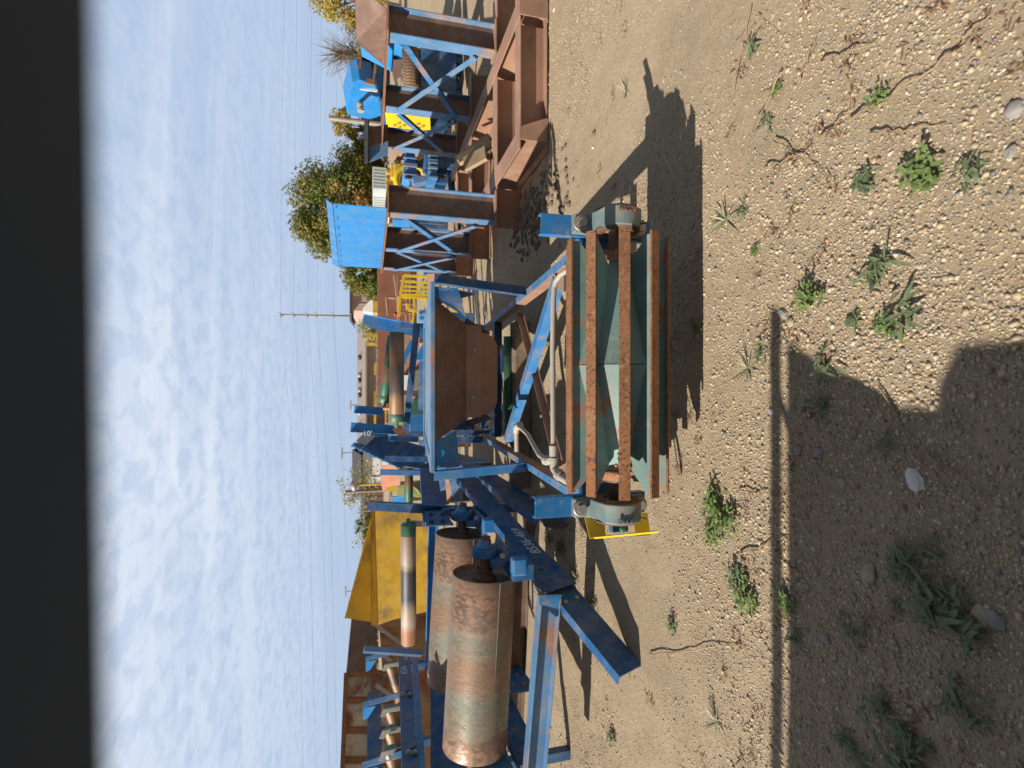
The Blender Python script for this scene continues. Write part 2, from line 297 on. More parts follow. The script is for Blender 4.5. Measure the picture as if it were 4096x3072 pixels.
# ground
def ground_material():
    m, t, b, c = newmat('gravelly_dirt'); co = c.outputs['Object']
    fine = nz(t, co, 38, 8, .8); mid = nz(t, co, 1.1, 5, .62, dist=.5)
    def voro(scale, rnd=1):
        wv = t.nodes.new('ShaderNodeTexVoronoi'); wv.inputs['Scale'].default_value = scale; wv.inputs['Randomness'].default_value = rnd
        mm = t.nodes.new('ShaderNodeMixRGB'); mm.blend_type = 'ADD'; mm.inputs[0].default_value = .012; t.links.new(co, mm.inputs[1]); t.links.new(nz(t, co, 25, 2), mm.inputs[2])
        t.links.new(mm.outputs[0], wv.inputs[0]); return wv
    dirt = mixc_(t, mr(t, mid, .35, .65), (.47, .37, .25), (.37, .29, .195))
    dirt = mixc_(t, mr(t, fine, .3, .7), mixc_(t, .5, dirt, (.15, .105, .06)), dirt)
    hgt = None; col = dirt
    for scl, thr, amt in ((70, .34, .85), (150, .36, .8), (28, .18, .6)):
        vv = voro(scl); sx = t.nodes.new('ShaderNodeSeparateColor'); t.links.new(vv.outputs['Color'], sx.inputs[0])
        rp = t.nodes.new('ShaderNodeValToRGB'); t.links.new(sx.outputs[0], rp.inputs[0]); e = rp.color_ramp.elements
        e[0].color = (.13, .12, .11, 1); e[1].color = (.62, .56, .46, 1)
        for p_, q in ((.2, (.27, .24, .2)), (.45, (.37, .29, .19)), (.65, (.44, .36, .25)), (.85, (.33, .22, .13))): e.new(p_).color = (*q, 1)
        dot = mr(t, vv.outputs['Distance'], thr, thr * .75)
        pres = mr(t, sx.outputs[1], .45, .5) if scl != 28 else mr(t, sx.outputs[1], .8, .82)
        mu = t.nodes.new('ShaderNodeMath'); mu.operation = 'MULTIPLY'; t.links.new(dot, mu.inputs[0]); t.links.new(pres, mu.inputs[1])
        col = mixc_(t, mr(t, mu.outputs[0], 0, 1, 0, amt), col, rp.outputs[0])
        hh = mr(t, vv.outputs['Distance'], thr, 0, 0, 1.5 if scl == 28 else (1.0 if scl == 70 else .5)); hm = t.nodes.new('ShaderNodeMath'); hm.operation = 'MULTIPLY'
        t.links.new(hh, hm.inputs[0]); t.links.new(pres, hm.inputs[1])
        if hgt is None: hgt = hm.outputs[0]
        else:
            a = t.nodes.new('ShaderNodeMath'); a.operation = 'ADD'; t.links.new(hgt, a.inputs[0]); t.links.new(hm.outputs[0], a.inputs[1]); hgt = a.outputs[0]
    a = t.nodes.new('ShaderNodeMath'); a.operation = 'MULTIPLY_ADD'; t.links.new(fine, a.inputs[0]); a.inputs[1].default_value = 1.6; t.links.new(hgt, a.inputs[2])
    t.links.new(col, b.inputs['Base Color']); b.inputs['Roughness'].default_value = .95; b.inputs['Specular IOR Level'].default_value = .2
    bump(t, b, a.outputs[0], .9, .006); return m
GROUND = ground_material()
def pebble_material():
    m, t, b, c = newmat('pebble_stone'); a = t.nodes.new('ShaderNodeVertexColor'); a.layer_name = 'tint'
    col = mixc_(t, mr(t, nz(t, c.outputs['Object'], 160, 3), .3, .7, 0, .3), a.outputs[0], (.22, .18, .13))
    t.links.new(col, b.inputs['Base Color']); b.inputs['Roughness'].default_value = .8; return m
PEB = pebble_material()

# ------------------------------------------------------------------ ground
def gz(x, y):
    d = math.hypot(x, y); k = 1.0 if d < 12 else max(0, 1 - (d - 12) / 20)
    h = .018 * noise.noise(V((x * .9, y * .9, 0))) + .008 * noise.noise(V((x * 4, y * 4, 3))) + .004 * noise.noise(V((x * 11, y * 11, 8)))
    m = math.exp(-(((x - 1.75) / .32) ** 2 + ((y - 5.25) / .55) ** 2)) * (.07 + .05 * noise.noise(V((x * 9, y * 9, 1))))
    return h * k + m
def make_ground():
    xs = np.unique(np.concatenate([np.linspace(-6, 6, 420), np.linspace(-9, 9, 60), np.linspace(-60, 60, 41), [-900, -400, -150, 150, 400, 900]]))
    ys = np.unique(np.concatenate([np.linspace(.8, 8, 300), np.linspace(-1.5, 11, 60), np.linspace(-40, 120, 33), [-900, -300, 300, 900, 1500]]))
    vs = [(x, y, gz(x, y)) for y in ys for x in xs]; n = len(xs)
    fs = [(j * n + i, j * n + i + 1, (j + 1) * n + i + 1, (j + 1) * n + i) for j in range(len(ys) - 1) for i in range(n - 1)]
    me = bpy.data.meshes.new('ground'); me.from_pydata(vs, [], fs); me.polygons.foreach_set('use_smooth', [True] * len(fs))
    o = bpy.data.objects.new('ground', me); COL.link(o); me.materials.append(GROUND); o['kind'] = 'structure'
make_ground()
def scatter_pebbles(name, n, smin, smax, rmax, seed, label, rmin=.9, pal=None, clump=.0, sq=.6):
    r_ = np.random.default_rng(seed)
    ph = (1 + 5 ** .5) / 2
    iv = np.array([(-1, ph, 0), (1, ph, 0), (-1, -ph, 0), (1, -ph, 0), (0, -1, ph), (0, 1, ph), (0, -1, -ph), (0, 1, -ph), (ph, 0, -1), (ph, 0, 1), (-ph, 0, -1), (-ph, 0, 1)]) / math.sqrt(1 + ph * ph)
    ifc = np.array([(0, 11, 5), (0, 5, 1), (0, 1, 7), (0, 7, 10), (0, 10, 11), (1, 5, 9), (5, 11, 4), (11, 10, 2), (10, 7, 6), (7, 1, 8), (3, 9, 4), (3, 4, 2), (3, 2, 6), (3, 6, 8), (3, 8, 9), (4, 9, 5), (2, 4, 11), (6, 2, 10), (8, 6, 7), (9, 8, 1)])
    th = r_.uniform(-.85, .85, n * 2); u = r_.uniform(0, 1, n * 2); rr = (rmin ** .75 + u * (rmax ** .75 - rmin ** .75)) ** (1 / .75)
    px, py = rr * np.sin(th), rr * np.cos(th)
    keep = np.array([1.7 * noise.noise(V((a * .8, b * .8, 5))) + .6 * noise.noise(V((a * 3.1, b * 3.1, 9))) + r_.uniform(-.5, .5) > clump for a, b in zip(px, py)])
    px, py, rr = px[keep][:n], py[keep][:n], rr[keep][:n]; n = len(px)
    sz = smin * (smax / smin) ** (r_.uniform(0, 1, n) ** 2.6)
    a = r_.uniform(0, 6.283, n); sx = sz * r_.uniform(.8, 1.35, n); sy = sz * r_.uniform(.65, 1.0, n); sz_ = sz * r_.uniform(.35, .8, n) * sq / .6
    z = np.array([gz(p, q) for p, q in zip(px, py)]) + sz_ * r_.uniform(-.1, .45, n)
    jit = 1 + r_.uniform(-.22, .22, (n, 12))
    q = iv[None] * jit[..., None]
    X = q[..., 0] * sx[:, None]; Y = q[..., 1] * sy[:, None]; Z = q[..., 2] * sz_[:, None]
    co = np.stack([X * np.cos(a)[:, None] - Y * np.sin(a)[:, None] + px[:, None], X * np.sin(a)[:, None] + Y * np.cos(a)[:, None] + py[:, None], Z + z[:, None]], -1).reshape(-1, 3)
    fc = (ifc[None] + (np.arange(n) * 12)[:, None, None]).reshape(-1, 3)
    me = bpy.data.meshes.new(name); me.vertices.add(len(co)); me.vertices.foreach_set('co', co.astype(np.float32).ravel())
    me.loops.add(fc.size); me.loops.foreach_set('vertex_index', fc.astype(np.int32).ravel())
    me.polygons.add(len(fc)); me.polygons.foreach_set('loop_start', np.arange(0, fc.size, 3, dtype=np.int32)); me.polygons.foreach_set('use_smooth', np.ones(len(fc), bool))
    me.update(calc_edges=True)
    pal = np.array(pal or [(.52, .41, .26), (.54, .45, .32), (.43, .33, .20), (.28, .235, .18), (.60, .54, .43), (.4, .27, .16), (.17, .17, .17), (.46, .38, .26), (.36, .30, .21), (.22, .12, .08)])
    pr = np.array([.2, .14, .18, .09, .05, .07, .05, .12, .08, .02]); ci = r_.choice(len(pal), n, p=pr / pr.sum()); tint = pal[ci] * r_.uniform(.75, 1.15, (n, 1))
    at = me.color_attributes.new('tint', 'FLOAT_COLOR', 'POINT'); at.data.foreach_set('color', np.concatenate([np.repeat(tint, 12, 0), np.ones((n * 12, 1))], 1).astype(np.float32).ravel())
    o = bpy.data.objects.new(name, me); COL.link(o); me.materials.append(PEB); tag(o, label, 'gravel', kind='stuff')
scatter_pebbles('gravel', 130000, .002, .0072, 7.5, 3, 'fine tan and grey gravel spread over the yard dirt', clump=-.35)
scatter_pebbles('pebbles', 26000, .0045, .0125, 8, 4, 'larger rounded pebbles lying in patches among the fine gravel', clump=.12, pal=[(.46, .36, .23), (.52, .42, .29), (.40, .30, .185), (.26, .235, .2), (.56, .51, .42), (.42, .29, .18), (.18, .18, .18), (.45, .37, .26), (.38, .31, .22), (.24, .14, .09)])

# ------------------------------------------------------------------ wing pulley with its tail frame
C0 = V((.096, 2.52, .465)); PR = .262; PLEN = 1.28
t_ = thing('wing_pulley', 'teal and rust winged conveyor pulley in the foreground, held between two grey bearings', 'conveyor pulley', (C0.x, C0.y, 0))
NW = 10; A0 = math.radians(-18.5)
def rad(a): return V((0, -math.cos(a), math.sin(a)))      # 0 faces the camera, positive turns up
core = MB(); XE = .53
for sgn in (-1, 1):
    prof = [(0.002 * sgn, .212), (XE * sgn, .075)]
    for k in range(NW):
        a, b_ = A0 + 2 * math.pi * k / NW, A0 + 2 * math.pi * (k + 1) / NW
        q = [C0 + V((h, 0, 0)) + rad(x) * r for h, r in prof for x in (a, b_)]
        core.add(q, [(0, 1, 3, 2)])
core.build('gusset_core', TEAL, t_, recalc=False)
wl = MB(); wl.lathe(C0 - V((XE + .012, 0, 0)), (1, 0, 0), [(0, .066), (.006, .082), (.02, .082), (.026, .072)], 36); wl.build('weld_bead', STEEL, t_)
for k in range(NW):
    a = A0 + 2 * math.pi * k / NW; r = rad(a); n = V((1, 0, 0)).cross(r)
    wg = MB(); h = PLEN / 2
    outl = [(-h + .01, PR - .012), (-h + .01, PR - .05), (-h + .15, .075), (h - .15, .075), (h - .01, PR - .05), (h - .01, PR - .012)]
    wg.plate([C0 + V((x, 0, 0)) + r * q - n * .004 for x, q in outl], .008); wg.build('wing', TEAL, t_, .001)
    br = MB(); M = Matrix((V((1, 0, 0)), n, r)).transposed()
    br.box(C0 + r * (PR - .006) + V((random.uniform(-.004, .004), 0, 0)), (PLEN, .053, .012), M=M); br.build('contact_bar', RUSTM, t_, .002)
for sgn in (-1, 1):
    h_ = MB(); h_.lathe(C0 + V((sgn * .53, 0, 0)), (sgn, 0, 0), [(0, .05), (0, .098), (.028, .102), (.03, .09), (.05, .075), (.06, .062)], 40); h_.build('hub', RUSTM, t_)
sh = MB(); sh.lathe(C0 - V((.80, 0, 0)), (1, 0, 0), [(0, 0), (0, .038), (.20, .040), (.20, .058), (1.40, .058), (1.40, .040), (1.60, .038), (1.60, 0)], 36); sh.build('shaft', RUSTD, t_)
for (x0, x1) in ((-.42, -.36), (-.22, -.16)):
    pass
# mud left on the left part of the core
md = MB()
for (aa, rr_, xx, s_) in ((-34, .15, -.47, .05), (2, .14, -.46, .035), (-70, .13, -.5, .04)):
    for j in range(26):
        a = math.radians(aa + random.gauss(0, 9)); p = C0 + V((xx + random.gauss(0, .035), 0, 0)) + rad(a) * (rr_ * random.uniform(.62, .8))
        r = random.uniform(.006, .016); md.lathe(p - V((r, 0, 0)), (1, 0, 0), [(0, 0), (r * .4, r * .8), (r, r), (r * 1.6, r * .8), (2 * r, 0)], 7)
md.build('caked_mud', MUD, t_)

def bearing(root, side, lab):      # pillow block standing on the camera side of its plate
    X = C0.x + side * .745; yb = 2.64; yc = C0.y; zc = C0.z; wd = .098
    b_ = thing('bearing_housing', lab, 'bearing', (X, yb, zc - .1), 'pillow block bearings of the winged pulley')
    pts = []                       # outline in the y-z plane
    pts += [(yb - .001, zc + .205), (yb - .045, zc + .205), (yb - .052, zc + .195), (yb - .055, zc + .14), (yb - .07, zc + .125)]
    for q in range(0, 13):
        a = math.radians(50 - q * 100 / 12); pts.append((yc - .128 * math.cos(a), zc + .128 * math.sin(a)))
    pts += [(yb - .07, zc - .125), (yb - .055, zc - .14), (yb - .052, zc - .195), (yb - .045, zc - .205), (yb - .001, zc - .205)]
    m = MB(); m.plate([(X - wd / 2, y, z) for y, z in pts], -wd if False else wd); o = m.build('housing', TEALD if side < 0 else TEALD, b_, .006)
    # raised web and ring
    m = MB()
    for s_ in (-1, 1): m.lathe((X + s_ * (wd / 2), yc, zc), (s_, 0, 0), [(0, .118), (.010, .112), (.014, .095), (.010, .070), (.002, .062)], 36)
    m.build('seal_ring', RUSTD, b_)
    m = MB()
    for dz in (.168, -.168): m.hexb((X, yb - .054, zc + dz), (0, -1, 0), .026, .028); m.lathe((X, yb - .052, zc + dz), (0, -1, 0), [(0, .044), (.004, .044), (.004, .03)], 24)
    m.build('bolt', STEEL, b_)
    m = MB(); m.lathe((X - .03, yc - .128 * .72, zc - .128 * .69), (0, -.75, -.68), [(0, .005), (.03, .005), (.03, 0)], 8); m.build('grease_nipple', RUSTD, b_)
    return b_, X
bl, XL = bearing(None, -1, 'grey-green pillow block bearing at the left end of the winged pulley, beside the yellow guard')
brr, XR = bearing(None, 1, 'rust-stained pillow block bearing at the right end of the winged pulley')
text('DODGE', (XL - .028, C0.y - .1315, C0.z + .0), (0, 0, -1), (1, 0, 0), .030, ROOFD, bl, depth=.003)
text('DODGE', (XR + .028, C0.y - .1315, C0.z + .0), (0, 0, 1), (-1, 0, 0), .030, RUSTD, brr, depth=.003)

f_ = thing('tail_frame', 'blue and brown channel frame running back from the winged pulley, crossed by two braces', 'conveyor frame', (0, 2.75, 0))
def rz_(y): return .5 - (y - 3.28) * .0694
def rx_(y, s): return (.755 - (y - 3.28) * .014) if s > 0 else (-.645 - (y - 3.28) * .014)
for s in (-1, 1):
    y0, y1 = 2.72, 7.4; m = MB()
    p0, p1 = V((rx_(y0, s), y0, rz_(y0) - .05)), V((rx_(y1, s), y1, rz_(y1) - .05))
    m.sweep(p0, p1, pC(.10, .055, .007, -1 if s > 0 else 1)); m.build('side_rail', BLUEW, f_, .0015)
    m = MB(); i_ = V((-s * .0015, 0, 0)); m.sweep(p0 + i_ + V((0, .01, 0)), p1 + i_, pR(.002, .094)); m.build('inner_face', BROWN, f_)
    m = MB()
    for k in range(16):
        y = 3.0 + k * .26 + (.06 if k % 3 == 0 else 0); m.lathe((rx_(y, s) + s * .03, y, rz_(y) + .0005), (0, 0, 1), [(0, .010), (.0012, .009), (.0012, 0)], 10)
    m.build('bolt_holes', ROOFD, f_)
    # end plates carrying the bearings
    X = C0.x + s * .745; zt, zb = (.868, .233) if s < 0 else (.835, .20)
    m = MB(); m.sweep((X, 2.642, zb), (X, 2.642, zt), [(-.055, 0), (.055, 0), (.055, .05), (.048, .05), (.048, .007), (-.048, .007), (-.048, .05), (-.055, .05)], up=(0, 1, 0))
    m.build('end_channel', BLUES, f_, .0015)
    m = MB(); m.box((X - s * .04, 2.735, rz_(2.75) - .03), (.13, .10, .16)); m.hexb((X - s * .03, 2.70, zt - .12), (0, -1, 0), .014, .014); m.build('clip', BLUE, f_, .002)
m = MB(); m.sweep((.67, 3.35, rz_(3.35) + .012), (-.60, 5.2, rz_(5.2) + .012), pL(.075, .075, .008, 1, -1)); m.build('diagonal_brace', BLUEW, f_, .0015)
m = MB(); m.sweep((-.58, 3.5, rz_(3.5) - .085), (.67, 4.85, rz_(4.85) - .085), pL(.055, .055, .007, 1, 1)); m.build('diagonal_brace', BROWN, f_, .0015)
for y, mt in ((6.05, NAVY), (7.2, NAVY), (3.02, BROWN2)):
    m = MB(); m.sweep((-.62, y, rz_(y) - .05), (.72, y, rz_(y) - .05), pC(.09, .05, .007, -1)); m.build('cross_channel', mt, f_, .0015)
m = MB(); m.plate([(.55, 3.02, .515), (.70, 3.02, .515), (.70, 3.35, .495), (.64, 3.35, .495)], .006); m.plate([(-.60, 3.02, .515), (-.46, 3.02, .515), (-.55, 3.3, .495), (-.60, 3.3, .495)], .006); m.build('gusset_plate', BROWN, f_)
tu = MB(); tu.lathe((-.52, 5.75, .20), (1, 0, 0), [(0, 0), (0, .055), (1.05, .055), (1.05, 0)], 24)
tag(tu.build('return_roller', GREEN), 'dark green return roller slung low under the frame below the hopper', 'roller')
# side struts seen inside the frame
m = MB(); m.tube([(.60, 3.1, .60), (.50, 3.1, .605), (.2, 3.1, .61), (-.40, 3.1, .605)], .0165, 14); pipe0 = m
m.tube([(.69, 2.82, .52), (.685, 2.95, .55), (.665, 3.04, .58), (.63, 3.09, .595), (.595, 3.1, .60)], .0165, 14)
pp = thing('grey_pipe', 'pale dusty steel pipe lying across the frame just behind the winged pulley', 'pipe', (0, 3.1, 0))
m.build('pipe', GALV, pp)
m = MB(); m.tube([(-.38, 3.1, .605), (-.52, 3.1, .60)], .027, 14); m.tube([(-.47, 3.1, .60), (-.485, 3.2, .615)], .027, 14); m.tube([(-.455, 3.1, .603), (-.475, 3.1, .603)], .034, 8)
m.tube([(-.52, 3.1, .60), (-.56, 3.03, .585), (-.585, 2.96, .55)], .026, 12); m.tube([(-.545, 3.06, .59), (-.56, 3.03, .583)], .036, 8); m.tube([(-.478, 3.17, .61), (-.487, 3.22, .615)], .033, 8); m.build('pipe_fitting', GALV, pp)
m = MB(); pts = [V((-.485, 3.2, .615)), V((-.475, 3.4, .60)), V((-.44, 3.65, .56)), V((-.385, 3.9, .53)), V((-.355, 4.1, .525)), V((-.35, 4.18, .53))]
m.tube(pts, .017, 12); m.build('bent_pipe', GALV, pp)
m = MB(); m.tube([(-.335, 4.15, .525), (-.35, 4.21, .535), (-.40, 4.23, .53)], .027, 12); m.tube([(-.38, 4.23, .53), (-.56, 4.25, .52)], .02, 12); m.tube([(-.33, 4.13, .525), (-.345, 4.17, .53)], .032, 8); m.build('elbow', GALV, pp)

gd = thing('yellow_guard', 'bent yellow guard bracket hanging outside the left bearing of the winged pulley', 'guard', (-.86, 2.6, .2))
m = MB(); gx = XL - .05
m.plate([(gx - .10, 2.55, .60), (gx - .0, 2.62, .60), (gx - .0, 2.62, .49), (gx - .10, 2.55, .51)], .004)
m.plate([(gx - .10, 2.55, .20), (gx - .105, 2.55, .57), (gx - .09, 2.53, .59), (gx - .085, 2.53, .22)], .004)
m.plate([(gx - .115, 2.57, .33), (gx - .0, 2.60, .33), (gx - .0, 2.60, .24), (gx - .115, 2.57, .24)], .004)
m.build('bracket', YEL, gd)
m = MB(); m.box((gx - .045, 2.585, .42), (.08, .05, .09)); m.build('spacer_block', NAVY, gd, .003)
m = MB(); m.lathe((gx - .06, 2.56, .42), (0, -1, 0), [(0, .018), (.03, .018), (.034, .01), (.034, 0)], 14); m.build('green_knob', GREEN, gd)

# ------------------------------------------------------------------ hopper on its four posts
h_ = thing('loading_hopper', 'blue-rimmed hopper with sloping brown front plate on four blue posts above the tail frame', 'hopper', (.06, 5.6, .3))
def rimz(y): return 1.203 - (y - 4.33) * .073
YF, YB = 4.33, 6.95; XLr, XRr = -.70, .81
for (x, y, s) in ((XLr, YF, -1), (XRr, YF, 1), (XLr, YB, -1), (XRr, YB, 1)):
    m = MB(); zb = rz_(y); xb = rx_(y, s); m.sweep((xb, y, zb), (x, y, rimz(y) - .005), pL(.085, .07, .007, -s, -1 if y < 5 else 1), up=(0, 1, 0))
    m.build('post', BLUE if s < 0 and y < 5 else NAVY, h_, .0015)
# rim: angle all round
m = MB()
for (a, b_) in (((XLr, YF), (XRr, YF)), ((XLr, YB), (XRr, YB))):
    m.sweep((a[0] - .02, a[1], rimz(a[1])), (b_[0] + .02, b_[1], rimz(b_[1])), pR(.012, .028))
    m.sweep((a[0] - .02, a[1] + (.05 if a[1] < 5 else -.05), rimz(a[1]) + .016), (b_[0] + .02, b_[1] + (.05 if a[1] < 5 else -.05), rimz(b_[1]) + .016), pR(.09, .006))
for x in (XLr, XRr):
    m.sweep((x, YF, rimz(YF)), (x, YB, rimz(YB)), pR(.010, .028))
    m.sweep((x + (.05 if x < 0 else -.05), YF + .1, rimz(YF) + .014), (x + (.05 if x < 0 else -.05), YB - .1, rimz(YB) + .014), pR(.09, .006))
m.build('rim', BLUEH, h_, .0015)
ty = YF + .012; zt = rimz(YF) - .016
m = MB(); m.plate([(-.47, ty, zt), (.69, ty, zt), (.52, 4.74, .84), (-.31, 4.74, .84)], .006); m.build('front_plate', BROWN2, h_)
m = MB(); m.plate([(-.47, ty + .008, zt), (-.31, 4.75, .84), (-.31, 6.5, .72), (-.6, 6.9, .98)], .006); m.plate([(.69, ty + .008, zt), (.52, 4.75, .84), (.52, 6.5, .72), (.72, 6.9, .98)], .006)
m.plate([(-.6, 6.9, .985), (.72, 6.9, .985), (.52, 6.5, .72), (-.31, 6.5, .72)], .006); m.build('hopper_wall', BLUEH, h_)
m = MB(); m.plate([(-.62, YF + .08, rimz(YF) + .006), (.73, YF + .08, rimz(YF) + .006), (.73, YB - .08, rimz(YB) + .004), (-.62, YB - .08, rimz(YB) + .004)], .004); m.build('top_sheet', metalmat('pale_blue_sheet', (.13, .26, .40), .45, .15, [], dust=.3), h_)
m = MB(); m.plate([(.79, ty, zt), (.70, ty, zt), (.56, ty + .06, .92), (.79, ty, 1.0)], .006); m.plate([(.80, ty + .02, zt), (.80, YF + 1.2, rimz(YF + 1.2)), (.78, YF + .15, .8)], .006); m.build('side_plate', NAVY, h_)
m = MB(); m.plate([(-.68, ty + .01, zt), (-.475, ty + .01, zt), (-.40, ty + .2, .98), (-.68, ty + .01, .98)], .006); m.plate([(-.685, ty + .02, zt), (-.685, YF + 1.6, rimz(YF + 1.6)), (-.66, YF + .15, .72)], .006); m.build('side_plate', BLUE, h_)
m = MB(); m.sweep((-.30, 4.715, .795), (.53, 4.715, .795), pC(.145, .05, .008, 1)); m.build('stiffener_channel', BROWN, h_, .002)
m = MB()
for px_, py_ in ((1891, 1403), (1886, 1587)):
    p = P(px_, py_, 4.712); m.hexb(p, (0, -1, 0), .013, .018); m.lathe(p, (0, -1, 0), [(0, .008), (.085, .008), (.085, 0)], 10); m.lathe(p + V((0, -.07, 0)), (0, -1, 0), [(0, 0), (0, .013), (.012, .013), (.012, 0)], 10)
m.build('bolt', GALV, h_)
m = MB(); q = []
for k in range(7): a = math.radians(90 * k / 6); q.append((.44 - .13 + .13 * math.cos(a) , .56 + .0 - .0 - .13 * math.sin(a) + .10))
outl = [(.48, .735)] + [(.47 - .14 * (1 - math.cos(math.radians(15 * k))), .66 - .13 * math.sin(math.radians(15 * k))) for k in range(7)] + [(-.28 + .14 * (1 - math.cos(math.radians(15 * k))), .66 - .13 * math.sin(math.radians(15 * k))) for k in range(6, -1, -1)] + [(-.29, .735)]
m.plate([(x, 4.80 + (.735 - z) * .5, z) for x, z in outl], .006); m.build('lower_lip', BROWN, h_)
m = MB(); m.plate([(.54, 4.74, .86), (.60, 4.80, .84), (.50, 5.1, .55), (.46, 5.0, .62)], .02); m.plate([(-.33, 4.74, .86), (-.38, 4.80, .84), (-.34, 5.1, .55), (-.29, 5.0, .62)], .02); m.build('skirt_clamp', ROOFD, h_)

# timbers the frame lies on
for i, (a, b_, lb) in enumerate(((G(2080, 1290, .09), G(2080, 1950, .09), 'long grey timber sleeper under the hopper end of the tail frame'), )):
    m = MB(); m.sweep(a, b_, pR(.22, .17)); tag(m.build('timber_sleeper', WOODD, None, .006), lb, 'timber')
m = MB(); m.sweep((.55, 3.1, .2), (.95, 3.05, .2), pR(.16, .2)); m.sweep((-.75, 3.15, .2), (-.45, 3.1, .2), pR(.16, .2))

# ------------------------------------------------------------------ left side: drum frame
def r1(y): return V((-1.50 + .22 * (y - 3.75), y, .32 + .16 * (y - 3.75)))
df = thing('drum_frame', 'blue channel frame with one leg on the gravel, carrying two bare drums', 'conveyor frame', (-1.8, 3.2, 0))
m = MB(); m.sweep(r1(3.74), r1(6.1), pC(.215, .07, .009, 1)); m.build('side_rail', NAVY, df, .002)
leg0, leg1 = V((-1.83, 3.08, .085)), V((-1.515, 3.80, .318))
m = MB(); m.sweep(leg0, leg1, pC(.20, .075, .009, 1)); m.build('leg', NAVY, df, .002)
# splice plate with bolts and pivot ear
d1 = (r1(5) - r1(4)).normalized(); u1 = V((1, 0, 0)).cross(d1).normalized()
sd = d1.cross(V((0, 0, 1))).normalized(); u1 = sd.cross(d1)
def onr1(y, b_, off=.004): return r1(y) + u1 * b_ + sd * off
m = MB(); m.plate([onr1(3.72, -.115), onr1(4.05, -.112), onr1(4.12, .02), onr1(4.0, .105), onr1(3.86, .17), onr1(3.78, .20), onr1(3.70, .185), onr1(3.68, .12)], .010); m.build('splice_plate', NAVY, df, .002)
m = MB()
for y in (3.80, 3.95):
    for b_ in (-.06, .055): m.hexb(onr1(y, b_, .014), sd, .017, .018)
m.build('bolt', NAVY, df)
m = MB(); m.lathe(onr1(3.755, .15, .014), sd, [(0, .04), (.004, .04), (.004, .022), (0, .02)], 24); m.build('pivot_eye', RUSTD, df)
ld = (leg1 - leg0).normalized(); ls = ld.cross(V((0, 0, 1))).normalized(); lu = ls.cross(ld)
m = MB()
for b_ in (.05, -.05): m.lathe(leg1 - ld * .17 + lu * b_ + ls * .001, ls, [(0, .016), (.0015, .015), (.0015, 0)], 14)
m.build('bolt_hole', GALV, df)
# cross members
m = MB(); m.sweep((-3.4, 3.78, .56), (-1.54, 3.66, .44), pI(.155, .10, .010, .008)); m.build('cross_beam', BLUEH, df, .002)
m = MB(); m.plate([(-1.50, 3.60, .54), (-1.56, 3.60, .54), (-1.68, 3.62, .40), (-1.66, 3.64, .36), (-1.52, 3.62, .36)], .008); m.build('gusset', BLUE, df)
m = MB(); m.sweep((-3.4, 4.75, .42), (-1.32, 4.65, .36), pC(.15, .06, .008, -1)); m.build('cross_channel', BROWN2, df, .002)
m = MB(); m.sweep((-2.9, 3.9, .50), (-2.62, 7.0, .75), pC(.2, .07, .009, 1)); m.build('side_rail', NAVY, df, .002)
m = MB(); m.plate([(-2.60, 4.3, .33), (-2.60, 4.85, .38), (-2.60, 4.85, .60), (-2.60, 4.3, .55)], .01); m.build('splice_plate', BLUE, df)
m = MB()
for y in (4.4, 4.55, 4.7):
    for z in (.42, .52): m.hexb((-2.588, y, z + (y - 4.4) * .1), (1, 0, 0), .016, .014)
m.build('bolt', STEEL, df)
text('8536-469', onr1(4.40, -.03, .0025), d1, u1, .12, CHALK, df, shear=.25, depth=.0008)

def drum(cr, L_, r, lab, dirv):
    d = thing('conveyor_drum', lab, 'drum', (cr.x - L_ / 2, cr.y, cr.z - r), 'bare conveyor drums lying on the left frame')
    dv = dirv.normalized()
    m = MB(); m.lathe(cr, dv, [(.06, .07), (.055, r * .80), (.035, r * .965), (0, r * .975), (-.002, r * .99), (.004, r), (L_ * .12, r), (L_ / 2, r * 1.004), (L_ * .88, r), (L_ - .004, r), (L_ + .002, r * .99), (L_, r * .975), (L_ - .035, r * .965), (L_ - .055, r * .8), (L_ - .06, .07)], 72); m.build('shell', DRUM, d)
    sv = (V((0, 0, 1)).cross(dv)).normalized() * -1; sv = sv if sv.y < 0 else -sv; sp_ = sv * math.cos(.30) * (r + .001) - V((0, 0, 1)) * math.sin(.30) * (r + .001)
    m = MB(); m.tube([cr + dv * .01 + sp_, cr + dv * L_ * .3 + sp_, cr + dv * L_ * .6 + sp_], [.005, .004, .001], 6); m.build('weld_seam', metalmat('dull_olive_weld', (.15, .14, .08), .6, .2), d)
    m = MB(); m.lathe(cr + dv * .052, dv, [(0, 0), (0, r * .9)], 48); m.build('end_disc', BROWN2, d)
    m = MB(); m.lathe(cr + dv * .06, -dv, [(0, .09), (.03, .095), (.045, .085), (.05, .065), (.075, .06), (.09, .07), (.10, .06)], 32); m.build('hub', RUSTD, d)
    m = MB(); m.lathe(cr + dv * .05, -dv, [(0, .042), (.31, .042), (.31, .034), (.34, .034), (.34, 0)], 24); m.lathe(cr + dv * (L_ - .05), dv, [(0, .042), (.25, .042), (.25, 0)], 24); m.build('shaft', RUSTD, d)
    return d
ddir = V((-1.4, -.04, .09))
D1 = V((-1.50, 4.13, .822)); D2 = V((-1.45, 5.12, .835))
drum(D1, 1.33, .25, 'nearer of the two bare drums, patchy rust and pale green shell in full view', ddir)
drum(D2, 1.40, .25, 'farther of the two bare drums, half hidden behind the nearer one', ddir)
